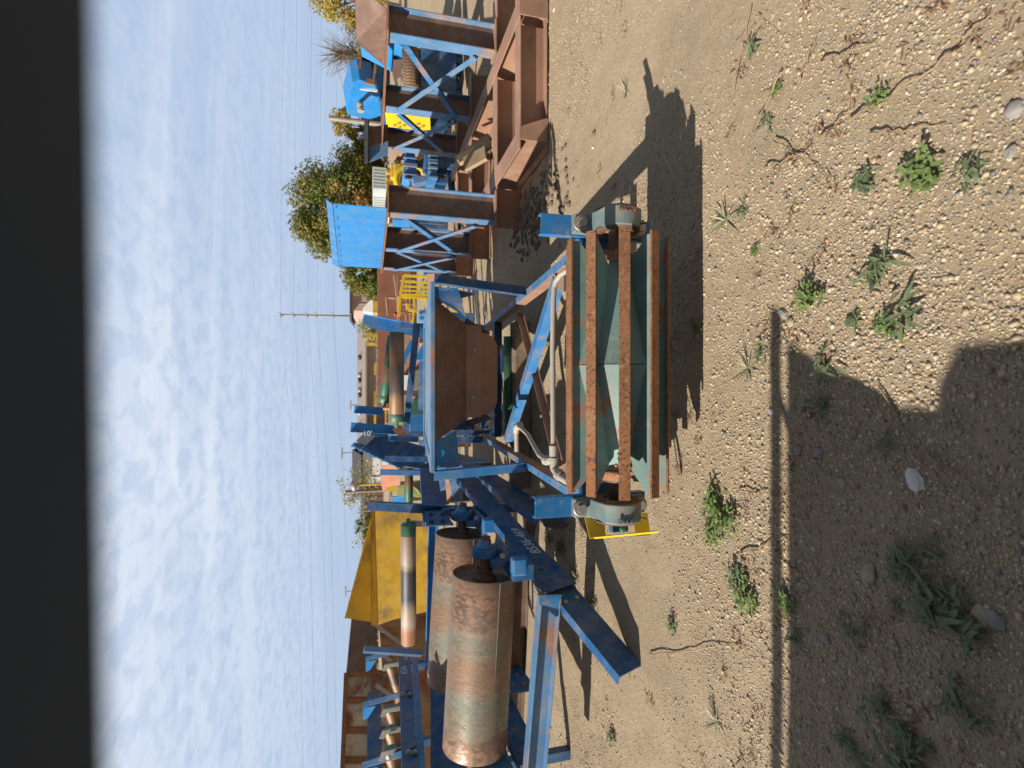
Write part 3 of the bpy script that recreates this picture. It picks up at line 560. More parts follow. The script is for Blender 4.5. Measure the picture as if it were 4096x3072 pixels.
for c_, lb in ((D1, 'blue pillow block bearing of the nearer drum, bolted to a pale bracket'), (D2, 'dark pillow block bearing of the farther drum')):
    X = c_.x + .17; b_ = thing('bearing_housing', lb, 'bearing', (X, c_.y, c_.z - .15), 'bearings of the two bare drums')
    m = MB(); m.lathe((X - .035, c_.y, c_.z), (1, 0, 0), [(0, .05), (0, .098), (.008, .105), (.062, .105), (.07, .098), (.07, .05)], 32)
    m.plate([(X - .03, c_.y - .10, c_.z - .03), (X - .03, c_.y - .13, c_.z - .135), (X - .03, c_.y + .13, c_.z - .135), (X - .03, c_.y + .10, c_.z - .03)], -.06)
    m.box((X, c_.y, c_.z - .145), (.08, .34, .035)); m.build('housing', NAVY, b_, .003)
    m = MB(); m.hexb((X, c_.y - .14, c_.z - .127), (0, 0, 1), .02, .03); m.hexb((X, c_.y + .14, c_.z - .127), (0, 0, 1), .02, .03); m.build('bolt', STEEL, b_)
    m = MB(); m.lathe((X + .03, c_.y, c_.z), (1, 0, 0), [(0, .062), (.03, .060), (.032, .045), (.06, .045), (.06, 0)], 24); m.build('shaft_collar', BLUE, b_)
    m = MB(); zr = r1(c_.y).z + .11; m.box((X - .10, c_.y - .05, (c_.z - .165 + zr) / 2), (.12, .44, max(.04, c_.z - .165 - zr))); m.build('support_block', NAVY, df, .003)
    m = MB(); m.box((X - .03, c_.y - .30, c_.z - .20), (.13, .09, .11)); m.build('stop_bracket', BLUE, df, .012)
m = MB(); m.box((-2.98, 4.02, .80), (.16, .35, .30)); m.build('left_support', BLUE, df, .01)

# second low channel between the frames, with flat black end
lc = thing('loose_channel', 'dark blue channel with a black flat end between the two front frames', 'steel channel', (-1.1, 4.4, 0))
a0, a1 = P(2195, 2062, 4.45), P(1868, 1850, 6.9)
m = MB(); m.sweep(a0, a1, pC(.25, .08, .009, 1)); m.build('channel', NAVY, lc, .002)
m = MB(); m.plate([P(2175, 2105, 4.3), P(2215, 2115, 4.25), P(2262, 2120, 4.2), P(2275, 2100, 4.2), P(2240, 2085, 4.3), P(2200, 2040, 4.45), P(2150, 2030, 4.5)], .012); m.build('end_plate', ROOFD, lc)
for (pa, pb, h, lb, mt) in ((P(2330, 2330, 3.9), P(2010, 1905, 5.6), .05, 'a', BROWN), ):
    pass
for (a, b_, prof, mt, lb) in (
    (P(2142, 1985, 5.0), P(2085, 2260, 4.9), pC(.11, .05, .008, 1), BROWN, 'short brown channel on the ground beneath the drum frame'),
    (P(1965, 1895, 6.1), P(1905, 2060, 6.0), pC(.12, .05, .008, 1), BROWN, 'brown channel stub with a pale face behind the drum frame rail'),
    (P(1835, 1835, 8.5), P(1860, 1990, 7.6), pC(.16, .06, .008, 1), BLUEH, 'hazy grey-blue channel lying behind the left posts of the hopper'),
    (P(1905, 1960, 7.0), P(1900, 2080, 6.6), pR(.1, .06), NAVY, 'small dark blue bar behind the rail of the drum frame')):
    m = MB(); m.sweep(a, b_, prof); tag(m.build('loose_channel', mt), lb, 'steel channel')

# ------------------------------------------------------------------ upper frame behind the drums, with roller
uf = thing('roller_frame', 'blue conveyor frame behind the drums with uprights and a long burnt roller', 'conveyor frame', (-1.9, 5.4, 0))
def bar(px, D, py, prof, mt, nm='upright', D2=None, root=None, up=(0, 1, 0)):
    m = MB(); m.sweep(P(px[0], py[0], D), P(px[1], py[1], D2 or D), prof, up=up); return m.build(nm, mt, root, .0015)
m = MB(); m.sweep((-1.33, 5.15, 1.10), (-1.03, 6.6, 1.0), pC(.21, .07, .009, 1)); m.build('side_rail', NAVY, uf, .002)
m = MB(); m.plate([(-1.325, 5.0, 1.19), (-1.27, 5.35, 1.17), (-1.27, 5.35, .98), (-1.33, 5.0, .93)], .01); m.build('splice_plate', NAVY, uf)
m = MB()
for y, z in ((5.08, 1.13), (5.08, 1.02), (5.24, 1.12), (5.24, 1.01)): m.hexb((-1.30 + (y - 5.08) * .15, y, z), (1, -.1, 0), .017, .02)
m.build('bolt', NAVY, uf)
m = MB(); m.sweep((-3.05, 5.85, 1.06), (-1.35, 5.7, 1.04), pC(.11, .05, .008, -1)); m.build('cross_channel', BRIGHT, uf, .0015)
bar((1842, 1476), 5.45, (2022, 2002), pL(.10, .075, .008, 1, -1), NAVY, root=uf)
bar((1752, 1521), 6.55, (1880, 1877), pL(.07, .06, .007, 1, -1), BLUE, root=uf)
bar((1712, 1540), 6.9, (1825, 1822), pL(.075, .06, .007, 1, -1), NAVY, root=uf)
bar((1690, 1458), 5.5, (2598, 2582), pL(.075, .11, .008, 1, -1), BLUEH, root=uf)
for (x, y, D) in ((-1.9, 0, 0),):
    m = MB(); m.plate([P(1700, 2085, 5.38), P(1700, 2107, 5.38), P(1643, 2107, 5.38), P(1638, 2092, 5.38), P(1645, 2082, 5.38)], .01); m.build('roller_hanger', STEEL, uf)
ro = MB(); ro.lathe(P(1635, 2575, 5.35), P(1633, 2095, 5.35) - P(1635, 2575, 5.35), [(0, 0), (0, .055), (.004, .075), (1.12, .075)], 40)
rt1 = thing('idler_roller', 'long burnt black and grey roller with a green cap behind the two drums', 'roller', P(1665, 2330, 5.35)); ro.build('shell', ROLL1, rt1)
m = MB(); m.lathe(P(1633, 2140, 5.35), V((1, 0, 0)), [(0, .076), (.10, .076), (.115, .068), (.12, .02), (.16, .02), (.16, 0)], 40); m.build('end_cap', GREEN, rt1)
# post bases / legs to ground
for x, y in ((-1.25, 5.3), (-1.06, 6.5), (-2.95, 5.8)):
    m = MB(); m.sweep((x - .03, y, 0), (x - .03, y, 1.0), pR(.07, .07), up=(0, 1, 0)); m.build('leg', NAVY, uf)

# ------------------------------------------------------------------ idler section at far left
idf = thing('idler_section', 'blue conveyor section at the far left edge with troughing rollers and chalked rail', 'conveyor frame', (-3.3, 5.4, 0))
A_, B_ = P(1616, 2606, 6.6), P(1644, 3120, 4.2)
m = MB(); m.sweep(B_, A_, pC(.135, .06, .008, 1)); m.build('side_rail', NAVY, idf, .002)
dI = (A_ - B_).normalized(); sI = dI.cross(V((0, 0, 1))).normalized(); uI = sI.cross(dI)
text('8536-', A_ - dI * .50 + sI * .003 + uI * .01, dI, uI, .10, CHALK, idf, depth=.0008, shear=.2)
text('467', A_ - dI * .20 + sI * .003 - uI * .02, dI, uI, .075, CHALK, idf, depth=.0008, shear=.2)
m = MB(); m.sweep(P(1500, 3150, 5.9), P(1496, 2765, 7.3), pC(.17, .06, .008, 1)); m.build('side_rail', NAVY, idf, .002)
m = MB(); m.sweep(P(1704, 3100, 4.25), P(1668, 2596, 6.5), pL(.07, .07, .008, -1, 1)); m.build('lower_rail', BLUE, idf, .002)
for (xa, ya, xb, yb) in ((1639, 2600, 1463, 2645), (1647, 2779, 1452, 2830), (1668, 3012, 1452, 3075)):
    fr = (ya - 2606) / 514; D = 1 / ((1 - fr) / 6.6 + fr / 4.2)
    m = MB(); m.sweep(P(xa, ya, D - .01), P(xb, yb, D + .35), pL(.06, .05, .007, 1, 1), up=(1, .3, 0)); m.build('cross_leg', NAVY, idf, .0015)
    m = MB(); q = P(xb, yb, D + .35); m.plate([q, q + V((-.14, .02, 0)), q + V((-.13, .02, -.05)), q + V((0, 0, -.13))], .008); m.build('foot_plate', BRIGHT, idf)
    m = MB()
    for dx in (-8, -34): m.hexb(P(xa + dx, ya + 2, D - .03) + V((.012, 0, 0)), sI, .018, .016)
    m.build('bolt', STEEL, idf)
for k, fr in enumerate((.06, .40, .56, .72, 1.0)):
    D = 1 / ((1 - fr) / 6.7 + fr / 4.3); p = B_ + (A_ - B_) * ((D - 4.2) / 2.4); p = V((p.x - .06, D, p.z + .10))
    rl = thing('trough_idler', ['rearmost', 'fourth', 'middle', 'second', 'nearest'][k] + ' troughing idler of the blue section at the far left edge', 'idler', p - V((.5, 0, 0)), 'troughing idlers of the far left section')
    m = MB(); m.tube([p + V((-.03, .0, .06)), p + V((-.34, .02, -.03))], .062, 16); m.tube([p + V((-.38, .0, -.05)), p + V((-.76, .0, -.05))], .062, 16); m.tube([p + V((-.80, 0, -.03)), p + V((-1.10, 0, .10))], .062, 16); m.build('roller_shell', ROLL2, rl)
    m = MB(); m.tube([p + V((-.02, 0, .063)), p + V((-.045, 0, .056))], .064, 16); m.tube([p + V((-1.08, 0, .092)), p + V((-1.11, 0, .105))], .064, 16); m.build('end_cap', GREEN, rl)
    m = MB(); m.sweep(p + V((-.05, .08, -.14)), p + V((-1.1, .08, -.14)), pR(.05, .04)); m.plate([p + V((.03, -.05, -.14)), p + V((.03, -.06, -.04)), p + V((.02, -.06, .13)), p + V((-.05, -.06, .16)), p + V((-.06, -.06, .12)), p + V((-.02, -.06, .09)), p + V((-.02, -.06, -.03)), p + V((-.06, -.05, -.14))], .014); m.plate([p + V((-.40, -.05, -.14)), p + V((-.40, -.06, -.02)), p + V((-.44, -.06, -.02)), p + V((-.46, -.05, -.14))], .014); m.build('idler_bracket', STEEL, rl, .003)
m = MB(); m.plate([P(1722, 2600, 6.6), P(1722, 3110, 5.2), P(1840, 3110, 5.0), P(1800, 2600, 6.4)], .02, True); m.build('deck_plate', NAVY, idf)
for (x, y) in ((-3.25, 4.4), (-3.35, 6.4), (-4.4, 6.6)):
    m = MB(); m.sweep((x, y, 0), (x, y, 1.28), pR(.08, .08), up=(0, 1, 0)); m.build('leg', NAVY, idf)

# ------------------------------------------------------------------ yellow chute and rusty bin behind
yc = thing('yellow_chute', 'big weathered yellow steel chute with a flared side wing behind the drums', 'chute', P(1800, 2280, 8.6))
m = MB(); m.plate([P(1500, 2035, 8.2), P(1735, 2040, 8.2), P(1735, 2440, 8.2), P(1575, 2478, 8.2), P(1512, 2500, 8.2)], .01)
m.build('main_plate', YELD, yc)
m = MB(); m.plate([P(1498, 2032, 8.15), P(1382, 2472, 7.6), P(1508, 2492, 7.6)], .012); m.build('wing_plate', YELD, yc)
m = MB(); m.sweep(P(1497, 2030, 8.12), P(1511, 2500, 7.55), pR(.05, .02)); m.sweep(P(1497, 2030, 8.12), P(1381, 2474, 7.55), pR(.03, .02)); m.build('edge_flange', YEL, yc)
m = MB(); m.plate([P(1497, 2030, 8.1), P(1512, 2500, 7.55), P(1512, 2500, 7.1) + V((0, 0, .08)), P(1499, 2050, 7.8) + V((0, 0, .04))], .01); m.build('top_ledge', YELD, yc)
m = MB(); m.plate([P(1740, 2040, 8.2), P(1735, 2440, 8.2), P(1760, 2480, 6.9), P(1790, 2050, 7.0)], .01); m.build('lower_plate', YELD, yc)
m = MB(); m.sweep(P(1740, 2060, 8.3), V((P(1740, 2060, 8.3).x, 8.3, 0)), pR(.12, .12), up=(0, 1, 0)); m.sweep(P(1740, 2440, 8.3), V((P(1740, 2440, 8.3).x, 8.3, 0)), pR(.12, .12), up=(0, 1, 0)); m.build('support_leg', YELD, yc)
oc = thing('olive_hood', 'small olive green hood with yellow cheek plates between the uprights left of the hopper', 'hood', P(1750, 1950, 9.5))
m = MB(); m.plate([P(1585, 1945, 9.4), P(1640, 1935, 9.2), P(1672, 1960, 9.0), P(1690, 1990, 9), P(1590, 1985, 9.4)], .3); m.build('shell', metalmat('olive_paint', (.19, .21, .07), .4, .15, [], dust=.15), oc)
m = MB(); m.plate([P(1545, 1952, 9.6), P(1583, 1942, 9.6), P(1585, 1970, 9.6), P(1550, 1962, 9.6)], .02); m.build('cheek_plate', YEL, oc)
m = MB(); m.sweep(P(1690, 1965, 9.3), V((P(1690, 1965, 9.3).x, 9.3, 0)), pR(.4, .3), up=(0, 1, 0)); m.build('stand', NAVY, oc)

bn = thing('rusty_bin_trailer', 'long rust-brown bin trailer with pale inner panels behind the far left conveyor section', 'bin trailer', (-8, 10.5, 0))
zt = 2.05
def bq(y, D, z): X = -(y - 1536) / F * (D * cp + (H - z) * sp); return V((X, D, z))
m = MB(); m.plate([bq(2440, 10.5, 2.02), bq(2692, 9.8, 2.10), bq(2692, 9.8, 1.60), bq(2440, 10.5, 1.55)], .06); m.build('dark_side', BROWN2, bn)
m = MB()
for za, zb in ((2.10, 2.04), (1.62, 1.55)): m.sweep(bq(2692, 9.78, za), bq(3250, 8.6, za + .03), pR(.08, .07))
for yy in (2692, 2800, 2920, 3040, 3160):
    D = 9.8 - (yy - 2692) / 558 * 1.2; m.sweep(bq(yy, D - .03, 1.3), bq(yy, D - .03, 2.1), pR(.08, .06), up=(0, 1, 0))
m.build('frame_rail', RUSTM, bn)
m = MB(); m.plate([bq(2692, 9.85, 2.08), bq(3250, 8.65, 2.1), bq(3250, 8.65, 1.3), bq(2692, 9.85, 1.3)], .03); m.build('pale_panel', metalmat('pale_rusty_panel', (.48, .42, .32), .8, .15, [(RUST, 2.0, .50, .62)], dust=.2), bn)
m = MB(); m.plate([bq(2430, 10.3, 1.55), bq(3250, 8.8, 1.35), bq(3250, 8.8, .4), bq(2430, 10.3, .4)], .03); m.build('lower_panel', metalmat('rusty_yellow_panel', (.36, .22, .09), .8, .2, [(RUST, 2.4, .45, .6)], dust=.2), bn)
m = MB()
for yy in (2500, 2600, 2740, 2860, 2980):
    D = 10.1 - (yy - 2500) / 700 * 1.4; m.tube([bq(yy, D - .12, 1.6), bq(yy + 75, D - .25, 1.15)], .035, 10)
m.build('diagonal_strut', GALV, bn)
m = MB()
for yy in (2480, 2800, 3100):
    D = 10.2 - (yy - 2480) / 700 * 1.4; p = bq(yy, D + .1, .4); m.sweep(V((p.x, p.y, 0)), p, pR(.25, .2), up=(0, 1, 0))
m.build('support_leg', RUSTD, bn)

# ------------------------------------------------------------------ rollers and uprights behind the hopper
cf = thing('rear_roller_frame', 'blue frame behind the hopper with tall uprights, a thick brown roller lying on it', 'conveyor frame', (0, 8, 0))
bar((1702, 1456), 7.3, (1305, 1258), pL(.13, .09, .008, 1, -1), BLUE, root=cf)
bar((1700, 1470), 7.35, (1325, 1280), pL(.10, .02, .008, 1, -1), BLUEW, root=cf)
o = bar((1600, 1401), 7.4, (1738, 1727), pL(.125, .07, .008, -1, -1), BRIGHT, root=cf)
text("10'", P(1470, 1735, 7.33), (0, 0, -1), (1, 0, 0), .10, CHALK, cf, depth=.0015)
bar((1530, 1416), 7.9, (1660, 1652), pL(.11, .07, .008, -1, -1), BRIGHT, root=cf)
bar((1672, 1554), 7.0, (1768, 1762), pL(.07, .05, .008, -1, -1), BLUEW, root=cf)
m = MB(); m.sweep(P(1668, 1296, 7.1), P(1622, 1742, 7.3), pC(.085, .05, .008, -1)); m.build('cross_channel', NAVY, cf, .0015)
m = MB(); m.plate([P(1580, 1705, 7.2), P(1605, 1700, 7.2), P(1640, 1750, 7.2), P(1645, 1762, 7.2), P(1600, 1752, 7.2), P(1570, 1720, 7.2)], .02); m.build('end_bracket', RUSTD, cf)
m = MB(); m.plate([P(1545, 1690, 7.15), P(1585, 1695, 7.15), P(1590, 1712, 7.15), P(1580, 1712, 7.15), P(1577, 1703, 7.15), P(1545, 1698, 7.15)], .02); m.build('hook_bracket', GALV, cf)
m = MB(); m.plate([P(1640, 1360, 7.6), P(1612, 1420, 7.6), P(1606, 1475, 7.6), P(1660, 1370, 7.6)], .02); m.plate([P(1606, 1470, 7.6), P(1640, 1380, 7.6), P(1642, 1395, 7.6), P(1622, 1450, 7.6)], .03); m.build('tapered_plate', BRIGHT, cf)
for (x, y) in ((P(1702, 1305, 7.3).x, 7.3), (P(1600, 1738, 7.4).x, 7.4)):
    m = MB(); m.sweep((x, y, 0), (x, y, 1.3), pR(.07, .07), up=(0, 1, 0)); m.build('leg', NAVY, cf)
for (a, b_, r, mt, lb, gc) in ((P(1586, 1688, 7.0), P(1588, 1330, 7.0), .093, ROLL2, 'thick rusty brown roller directly above the rear rim of the hopper', True),
                          (P(1536, 1612, 8.2), P(1572, 1345, 8.2), .085, ROLL3, 'green and rust roller tilted just behind the thick brown roller', True),
                          (P(1635, 2030, 8.6), P(1636, 1780, 8.6), .068, ROLL3, 'green and rust roller passing behind the uprights left of the hopper', False)):
    q = thing('idler_roller', lb, 'roller', (a + b_) / 2); m = MB(); m.lathe(a, b_ - a, [(0, 0), (0, r * .8), (.005, r), ((b_ - a).length, r), ((b_ - a).length, 0)], 32); m.build('shell', mt, q)
    m = MB(); m.lathe(a, a - b_, [(-.10, r * 1.01), (0, r * 1.01), (.004, .03), (.06, .03), (.06, 0)], 32); m.build('end_cap', GREEN, q)
for k, (x0, y0, x1, y1, D0, h_, mt, lb) in enumerate((
    (1625, 1290, 1632, 1720, 13.0, .30, BROWN, 'brown girder lying across the yard just behind the roller frame'),
    (1662, 1300, 1668, 1700, 11.5, .16, RED, 'rust-red beam low behind the dark cross channel'),
    (1690, 1420, 1684, 1640, 9.6, .10, NAVY, 'dark blue bar directly above the hopper rim'),
    (1700, 1760, 1712, 1900, 9.0, .22, NAVY, 'wide dark channel behind the short uprights left of the hopper'),
    (1735, 1880, 1742, 2010, 8.0, .12, BRIGHT, 'bright blue strip of channel behind the leaning rail'),
    (1762, 1850, 1775, 2020, 7.4, .16, NAVY, 'dark channel below the bright blue strip'),
    (1790, 1890, 1800, 2010, 7.2, .08, BROWN, 'narrow brown beam in the dark stack behind the rail'),
    (1812, 1870, 1835, 2000, 7.0, .16, NAVY, 'lowest dark channel in the stack behind the rail'),
    (1600, 1985, 1604, 2060, 9.9, .30, BLUE, 'blue box beam end behind the olive hood'),
    (1560, 1860, 1566, 1960, 15.0, .50, RED, 'rusty red framework piece behind the olive hood'),
    (1540, 1880, 1543, 1945, 18.0, .30, BROWN, 'brown framework piece above the rusty red one'),
    (1760, 2500, 1790, 2700, 5.9, .20, NAVY, 'dark blue channel end left of the farther drum'),
    (1592, 1570, 1640, 1578, 10.2, .06, YEL, 'thin yellow strut standing behind the hopper rim'),
    (1720, 1095, 1735, 1180, 9.4, .14, BROWN, 'brown beam beside the foot of the yellow railing'),
    (1600, 560, 1606, 640, 12.5, .35, BROWN, 'brown beam end behind the rear stand columns'),
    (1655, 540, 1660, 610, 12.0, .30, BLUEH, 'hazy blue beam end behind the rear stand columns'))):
    q0, q1 = P(x0, y0, D0), P(x1, y1, D0 + .4); e = thing('loose_channel', lb, 'steel channel', ((q0.x + q1.x) / 2, D0, 0))
    m = MB(); m.sweep(q0, q1, pC(h_, h_ * .5, .012, -1)) if abs(x1 - x0) < abs(y1 - y0) else m.sweep(q0, q1, pR(h_, h_), up=(0, 1, 0)); m.build('channel', mt, e)
    m = MB(); zl = min(q0.z, q1.z) - h_ * .5
    for q in (q0 + (q1 - q0) * .15, q0 + (q1 - q0) * .85):
        if zl > .05: m.sweep((q.x, q.y + .05, 0), (q.x, q.y + .05, q.z - h_ * .45), pR(.09, .09), up=(0, 1, 0))
    if m.v: m.build('support', RUSTD, e)
# inclined ladder-flanged trough
it = thing('inclined_channel', 'wide dark blue slanted channel with a ribbed flange beside the chalk-marked upright', 'steel channel', P(1700, 1850, 8.2))
a, b_ = P(1440, 1752, 8.0), P(1625, 1838, 7.8)
m = MB(); m.plate([P(1455, 1741, 8.1), P(1424, 1772, 7.9), P(1608, 1866, 7.7), P(1700, 1880, 7.7), P(1700, 1790, 7.8), P(1545, 1745, 8.0)], .02); m.build('web', NAVY, it)
m = MB(); m.plate([P(1424, 1772, 7.85), P(1411, 1787, 7.7), P(1592, 1872, 7.5), P(1608, 1866, 7.65)], .015); m.build('flange', NAVY, it)
m = MB()
for k in range(7):
    f0 = k / 6; p = P(1424 + (1608 - 1424) * f0, 1772 + 94 * f0, 7.83 - .2 * f0); q = P(1411 + 181 * f0, 1787 + 85 * f0, 7.66 - .2 * f0); m.sweep(p, q, pR(.02, .05))
m.build('rib', BRIGHT, it)
m = MB(); m.plate([P(1455, 1741, 8.08), P(1424, 1772, 7.88), P(1462, 1790, 7.8), P(1505, 1750, 7.95)], .03); m.build('end_cheek', STEEL, it)
# low blue clutter left of hopper top
for (pts, D, th, mt, lb) in (
    ([(1640, 1655), (1640, 1735), (1700, 1742), (1700, 1760), (1720, 1760), (1720, 1655)], 8.6, .4, BLUE, 'blue folded bracket assembly behind the left rim corner of the hopper'),
    ([(1655, 1440), (1690, 1380), (1700, 1360), (1720, 1385), (1715, 1440)], 8.8, .2, BRIGHT, 'bright blue pointed bracket behind the right half of the hopper rim'),
    ([(1655, 1600), (1640, 1650), (1700, 1660), (1700, 1640), (1712, 1560), (1680, 1570)], 10.5, .3, GREEN, 'green ribbed cover seen above the hopper rim'),
    ([(1612, 1500), (1612, 1570), (1665, 1570), (1665, 1500)], 13, .5, WHITE, 'small white enclosure standing far behind the hopper'),
    ([(1655, 1480), (1645, 1560), (1700, 1565), (1712, 1540), (1712, 1500), (1680, 1480)], 11.5, .3, STEEL, 'grey octagonal steel chute end above the hopper rim'),
    ([(1678, 1240), (1678, 1278), (1722, 1285), (1722, 1240)], 8.6, .3, BRIGHT, 'bright blue box with white hand lettering behind the right rim of the hopper')):
    m = MB(); m.plate([P(x, y, D) for x, y in pts], th, True)
    p0 = P(pts[0][0], pts[0][1], D); xs = [P(x, y, D).x for x, y in pts]; zs = [P(x, y, D).z for x, y in pts]; cx = (min(xs) + max(xs)) / 2
    e = thing('steel_part', lb, 'steel part', (cx, D, 0)); m.build('body', mt, e, .006)
    m = MB(); m.sweep((cx, D + th / 2 + .02, 0), (cx, D + th / 2 + .02, min(zs) + .05), pR(.16, .12), up=(0, 1, 0)); m.build('stand', NAVY, e)
    if 'lettering' in lb: text('5MA', P(1706, 1256, D - .01), (0, 0, 1), (-1, 0, 0), .07, CHALK, e, depth=.001); text('61-D-F5', P(1694, 1260, D - .01), (0, 0, 1), (-1, 0, 0), .05, CHALK, e, depth=.001)

# ------------------------------------------------------------------ big steel stand on the right
st = thing('column_stand', 'tall stand of six worn blue I-beam columns on a brown beam base at the right', 'steel stand', (3, 6.5, 0))
XC = (2.02, 3.98); YC = (6.02, 7.6, 8.85); ZT = 1.50
for xi, xc in enumerate(XC):
    for yi, y in enumerate(YC):
        m = MB(); m.sweep((xc, y, .31), (xc, y, ZT), [(q[1], q[0]) for q in pI(.31, .17, .014, .010)], up=(0, 1, 0))
        c_o = m.build('column', BLUEH, st, .002)
        m = MB(); m.box((xc, y, (.31 + ZT) / 2), (.28, .014, ZT - .33)); w_o = m.build('column_web', BROWN2, st)
        m = MB(); m.box((xc, y, .307), (.38, .26, .014)); m.build('base_plate', BROWN, st)
for xc, xo in ((XC[0], -.165), (XC[1], -.165)):
    for i in range(2):
        y0, y1 = YC[i] + .09, YC[i + 1] - .06
        m = MB(); m.sweep((xc + xo, y0 - .02, 1.28), (xc + xo, y1, .48), pL(.075, .05, .008, -1, 1), up=(1, 0, 0)); m.build('cross_brace', BLUEW, st, .0015)
        m = MB(); m.sweep((xc + xo - .03, y0 - .02, .48), (xc + xo - .03, y1 + .02, 1.30), pL(.075, .05, .008, -1, 1), up=(1, 0, 0)); m.build('cross_brace', BLUEH, st, .0015)
for xc in (2.38, 3.66):
    m = MB(); m.sweep((xc, 4.95, .152), (xc, 10.2, .152), pI(.295, .20, .014, .010)); m.build('base_beam', BROWN, st, .002)
for y, x0, x1 in ((5.05, 2.50, 3.55), (5.05, 3.77, 5.2)):
    m = MB(); m.sweep((x0, y, .15), (x1, y, .15), pI(.28, .18, .012, .010)); m.build('base_beam', BROWN, st, .002)
for y in YC:
    for x0, x1 in ((1.82, 2.27), (2.50, 3.55), (3.77, 4.5)):
        m = MB(); m.sweep((x0, y, .152), (x1, y, .152), pI(.285, .20, .014, .010)); m.build('base_beam', BROWN, st, .002)
m = MB(); m.plate([(2.37, 4.94, .01), (2.37, 4.94, .30), (2.49, 4.94, .30), (2.60, 4.94, .04), (2.60, 4.94, .01)], .012); m.plate([(3.58, 4.94, .01), (3.58, 4.94, .30), (3.76, 4.94, .30), (3.76, 4.94, .01)], .012); m.build('end_plate', BROWN, st)
for xc in XC:
    m = MB(); m.sweep((xc, 5.86, ZT + .008), (xc, 9.1, ZT + .008), pR(.36, .016)); m.build('top_plate', RUSTM, st)
    for y in YC[:2]:
        pass
# chute walls on top
m = MB(); m.plate([(1.90, 5.90, ZT + .02), (1.90, 9.0, ZT + .02), (1.90, 9.0, 2.18), (1.90, 5.90, 2.08)], .008); m.build('blue_wall', BRIGHT, st)
m = MB(); m.plate([(1.89, 5.88, 2.08), (1.89, 9.02, 2.18), (1.93, 9.02, 2.28), (1.93, 5.88, 2.14)], .008); m.build('folded_edge', BLUE, st)
m = MB()
for k in range(9): m.hexb((1.885, 6.0 + k * .36 + random.uniform(-.06, .06), 2.045 + k * .0115), (-1, 0, 0), .009, .014)
m.build('bolt', BRIGHT, st)
m = MB(); m.plate([(1.90, 9.0, ZT + .02), (2.2, 9.0, ZT + .02), (2.05, 9.0, 2.18), (1.90, 9.0, 2.18)], .01); m.build('end_wall', BLUEH, st)
m = MB(); m.plate([(4.08, 5.95, ZT + .02), (4.08, 7.0, ZT + .02), (4.08, 6.6, 1.86), (4.35, 5.95, 1.86)], .008); m.build('brown_wall', BROWN2, st)
m = MB(); m.plate([(4.30, 6.7, ZT - .1), (4.30, 7.5, ZT - .1), (4.45, 7.5, 1.80), (4.40, 6.6, 1.86)], .008); m.build('side_wall', BRIGHT, st)
m = MB(); m.plate([P(1478, 510, 8.75), P(1478, 590, 8.75), P(1552, 625, 8.75), P(1552, 500, 8.75)], .02); m.build('rear_wall', BROWN2, st)
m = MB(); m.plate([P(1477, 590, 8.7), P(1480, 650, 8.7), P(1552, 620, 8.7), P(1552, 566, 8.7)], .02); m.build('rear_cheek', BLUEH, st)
m = MB(); m.plate([P(1462, 478, 8.75), P(1462, 655, 8.75), P(1477, 650, 8.6), P(1477, 480, 8.6)], .02); m.build('rubber_lip', BLACK, st)
# lumber on the base
for i, (a, b_, lb) in enumerate(((P(1960, 545, 6.9), P(1828, 640, 7.1), 'upper brown plank leaning on the base beams of the right stand'), (P(1962, 575, 6.7), P(1835, 642, 6.9), 'greenish plank lying below the brown one on the right stand base'), (P(1945, 612, 6.5), P(1858, 660, 6.7), 'shortest plank of the three on the right stand base'))):
    m = MB(); m.sweep(a, b_, pR(.22, .05)); tag(m.build('wood_plank', WOODM, None, .003), lb, 'plank', 'planks on the base of the right stand')
# small blue parts in front of the left columns
m = MB(); m.plate([G(1905, 800, .25), G(1830, 880, .25), G(1850, 905, .2), G(1880, 905, .05), G(1925, 800, .08)], .14); e = tag(m.build('blue_bracket', BLUEW, None, .006), 'blue folded bracket in the crossed shadow at the foot of the left columns', 'bracket')
m = MB(); m.sweep(G(1800, 700, .3), G(1815, 850, .3), pC(.12, .05, .008, 1)); tag(m.build('blue_bracket', BLUE), 'slim bright blue channel lying behind the left columns of the stand', 'bracket')
m = MB(); m.sweep(P(1645, 770, 8.5), P(1770, 785, 8.5), pC(.16, .06, .008, 1), up=(0, 1, 0)); m.sweep(P(1645, 830, 8.5), P(1770, 800, 8.5), pR(.05, .05), up=(0, 1, 0)); tag(m.build('lug_frame', NAVY), 'dark blue open frame with a lifting lug left of the yellow engine', 'steel frame')

# ------------------------------------------------------------------ machines behind the stand
def slab(name, mt, root, pts, D, th, bev=.004):
    m = MB(); m.plate([P(x, y, D) for x, y in pts], th, True); return m.build(name, mt, root, bev)
cr = thing('blue_crusher', 'bright blue crusher housing with a rusty square opening, seen through the right stand', 'crusher', P(1700, 300, 11))
m = MB(); m.plate([P(x, y, 10.25 + (y - 320) * .007) for x, y in [(1410, 330), (1383, 425), (1390, 460), (1480, 478), (1528, 462), (1520, 390), (1500, 335), (1440, 320)]], .45, True); m.build('housing', BRIGHT, cr, .01)
m = MB(); o4 = [(1442, 163), (1512, 175), (1496, 338), (1430, 322)]; i4 = [(1450, 180), (1502, 188), (1490, 318), (1442, 308)]
op = [P(x, y, 10.3) for x, y in o4]; ip = [P(x, y, 10.3) for x, y in i4]; bk = [p + V((0, .9, 0)) for p in ip]; of = [p + V((0, .05, 0)) for p in op]
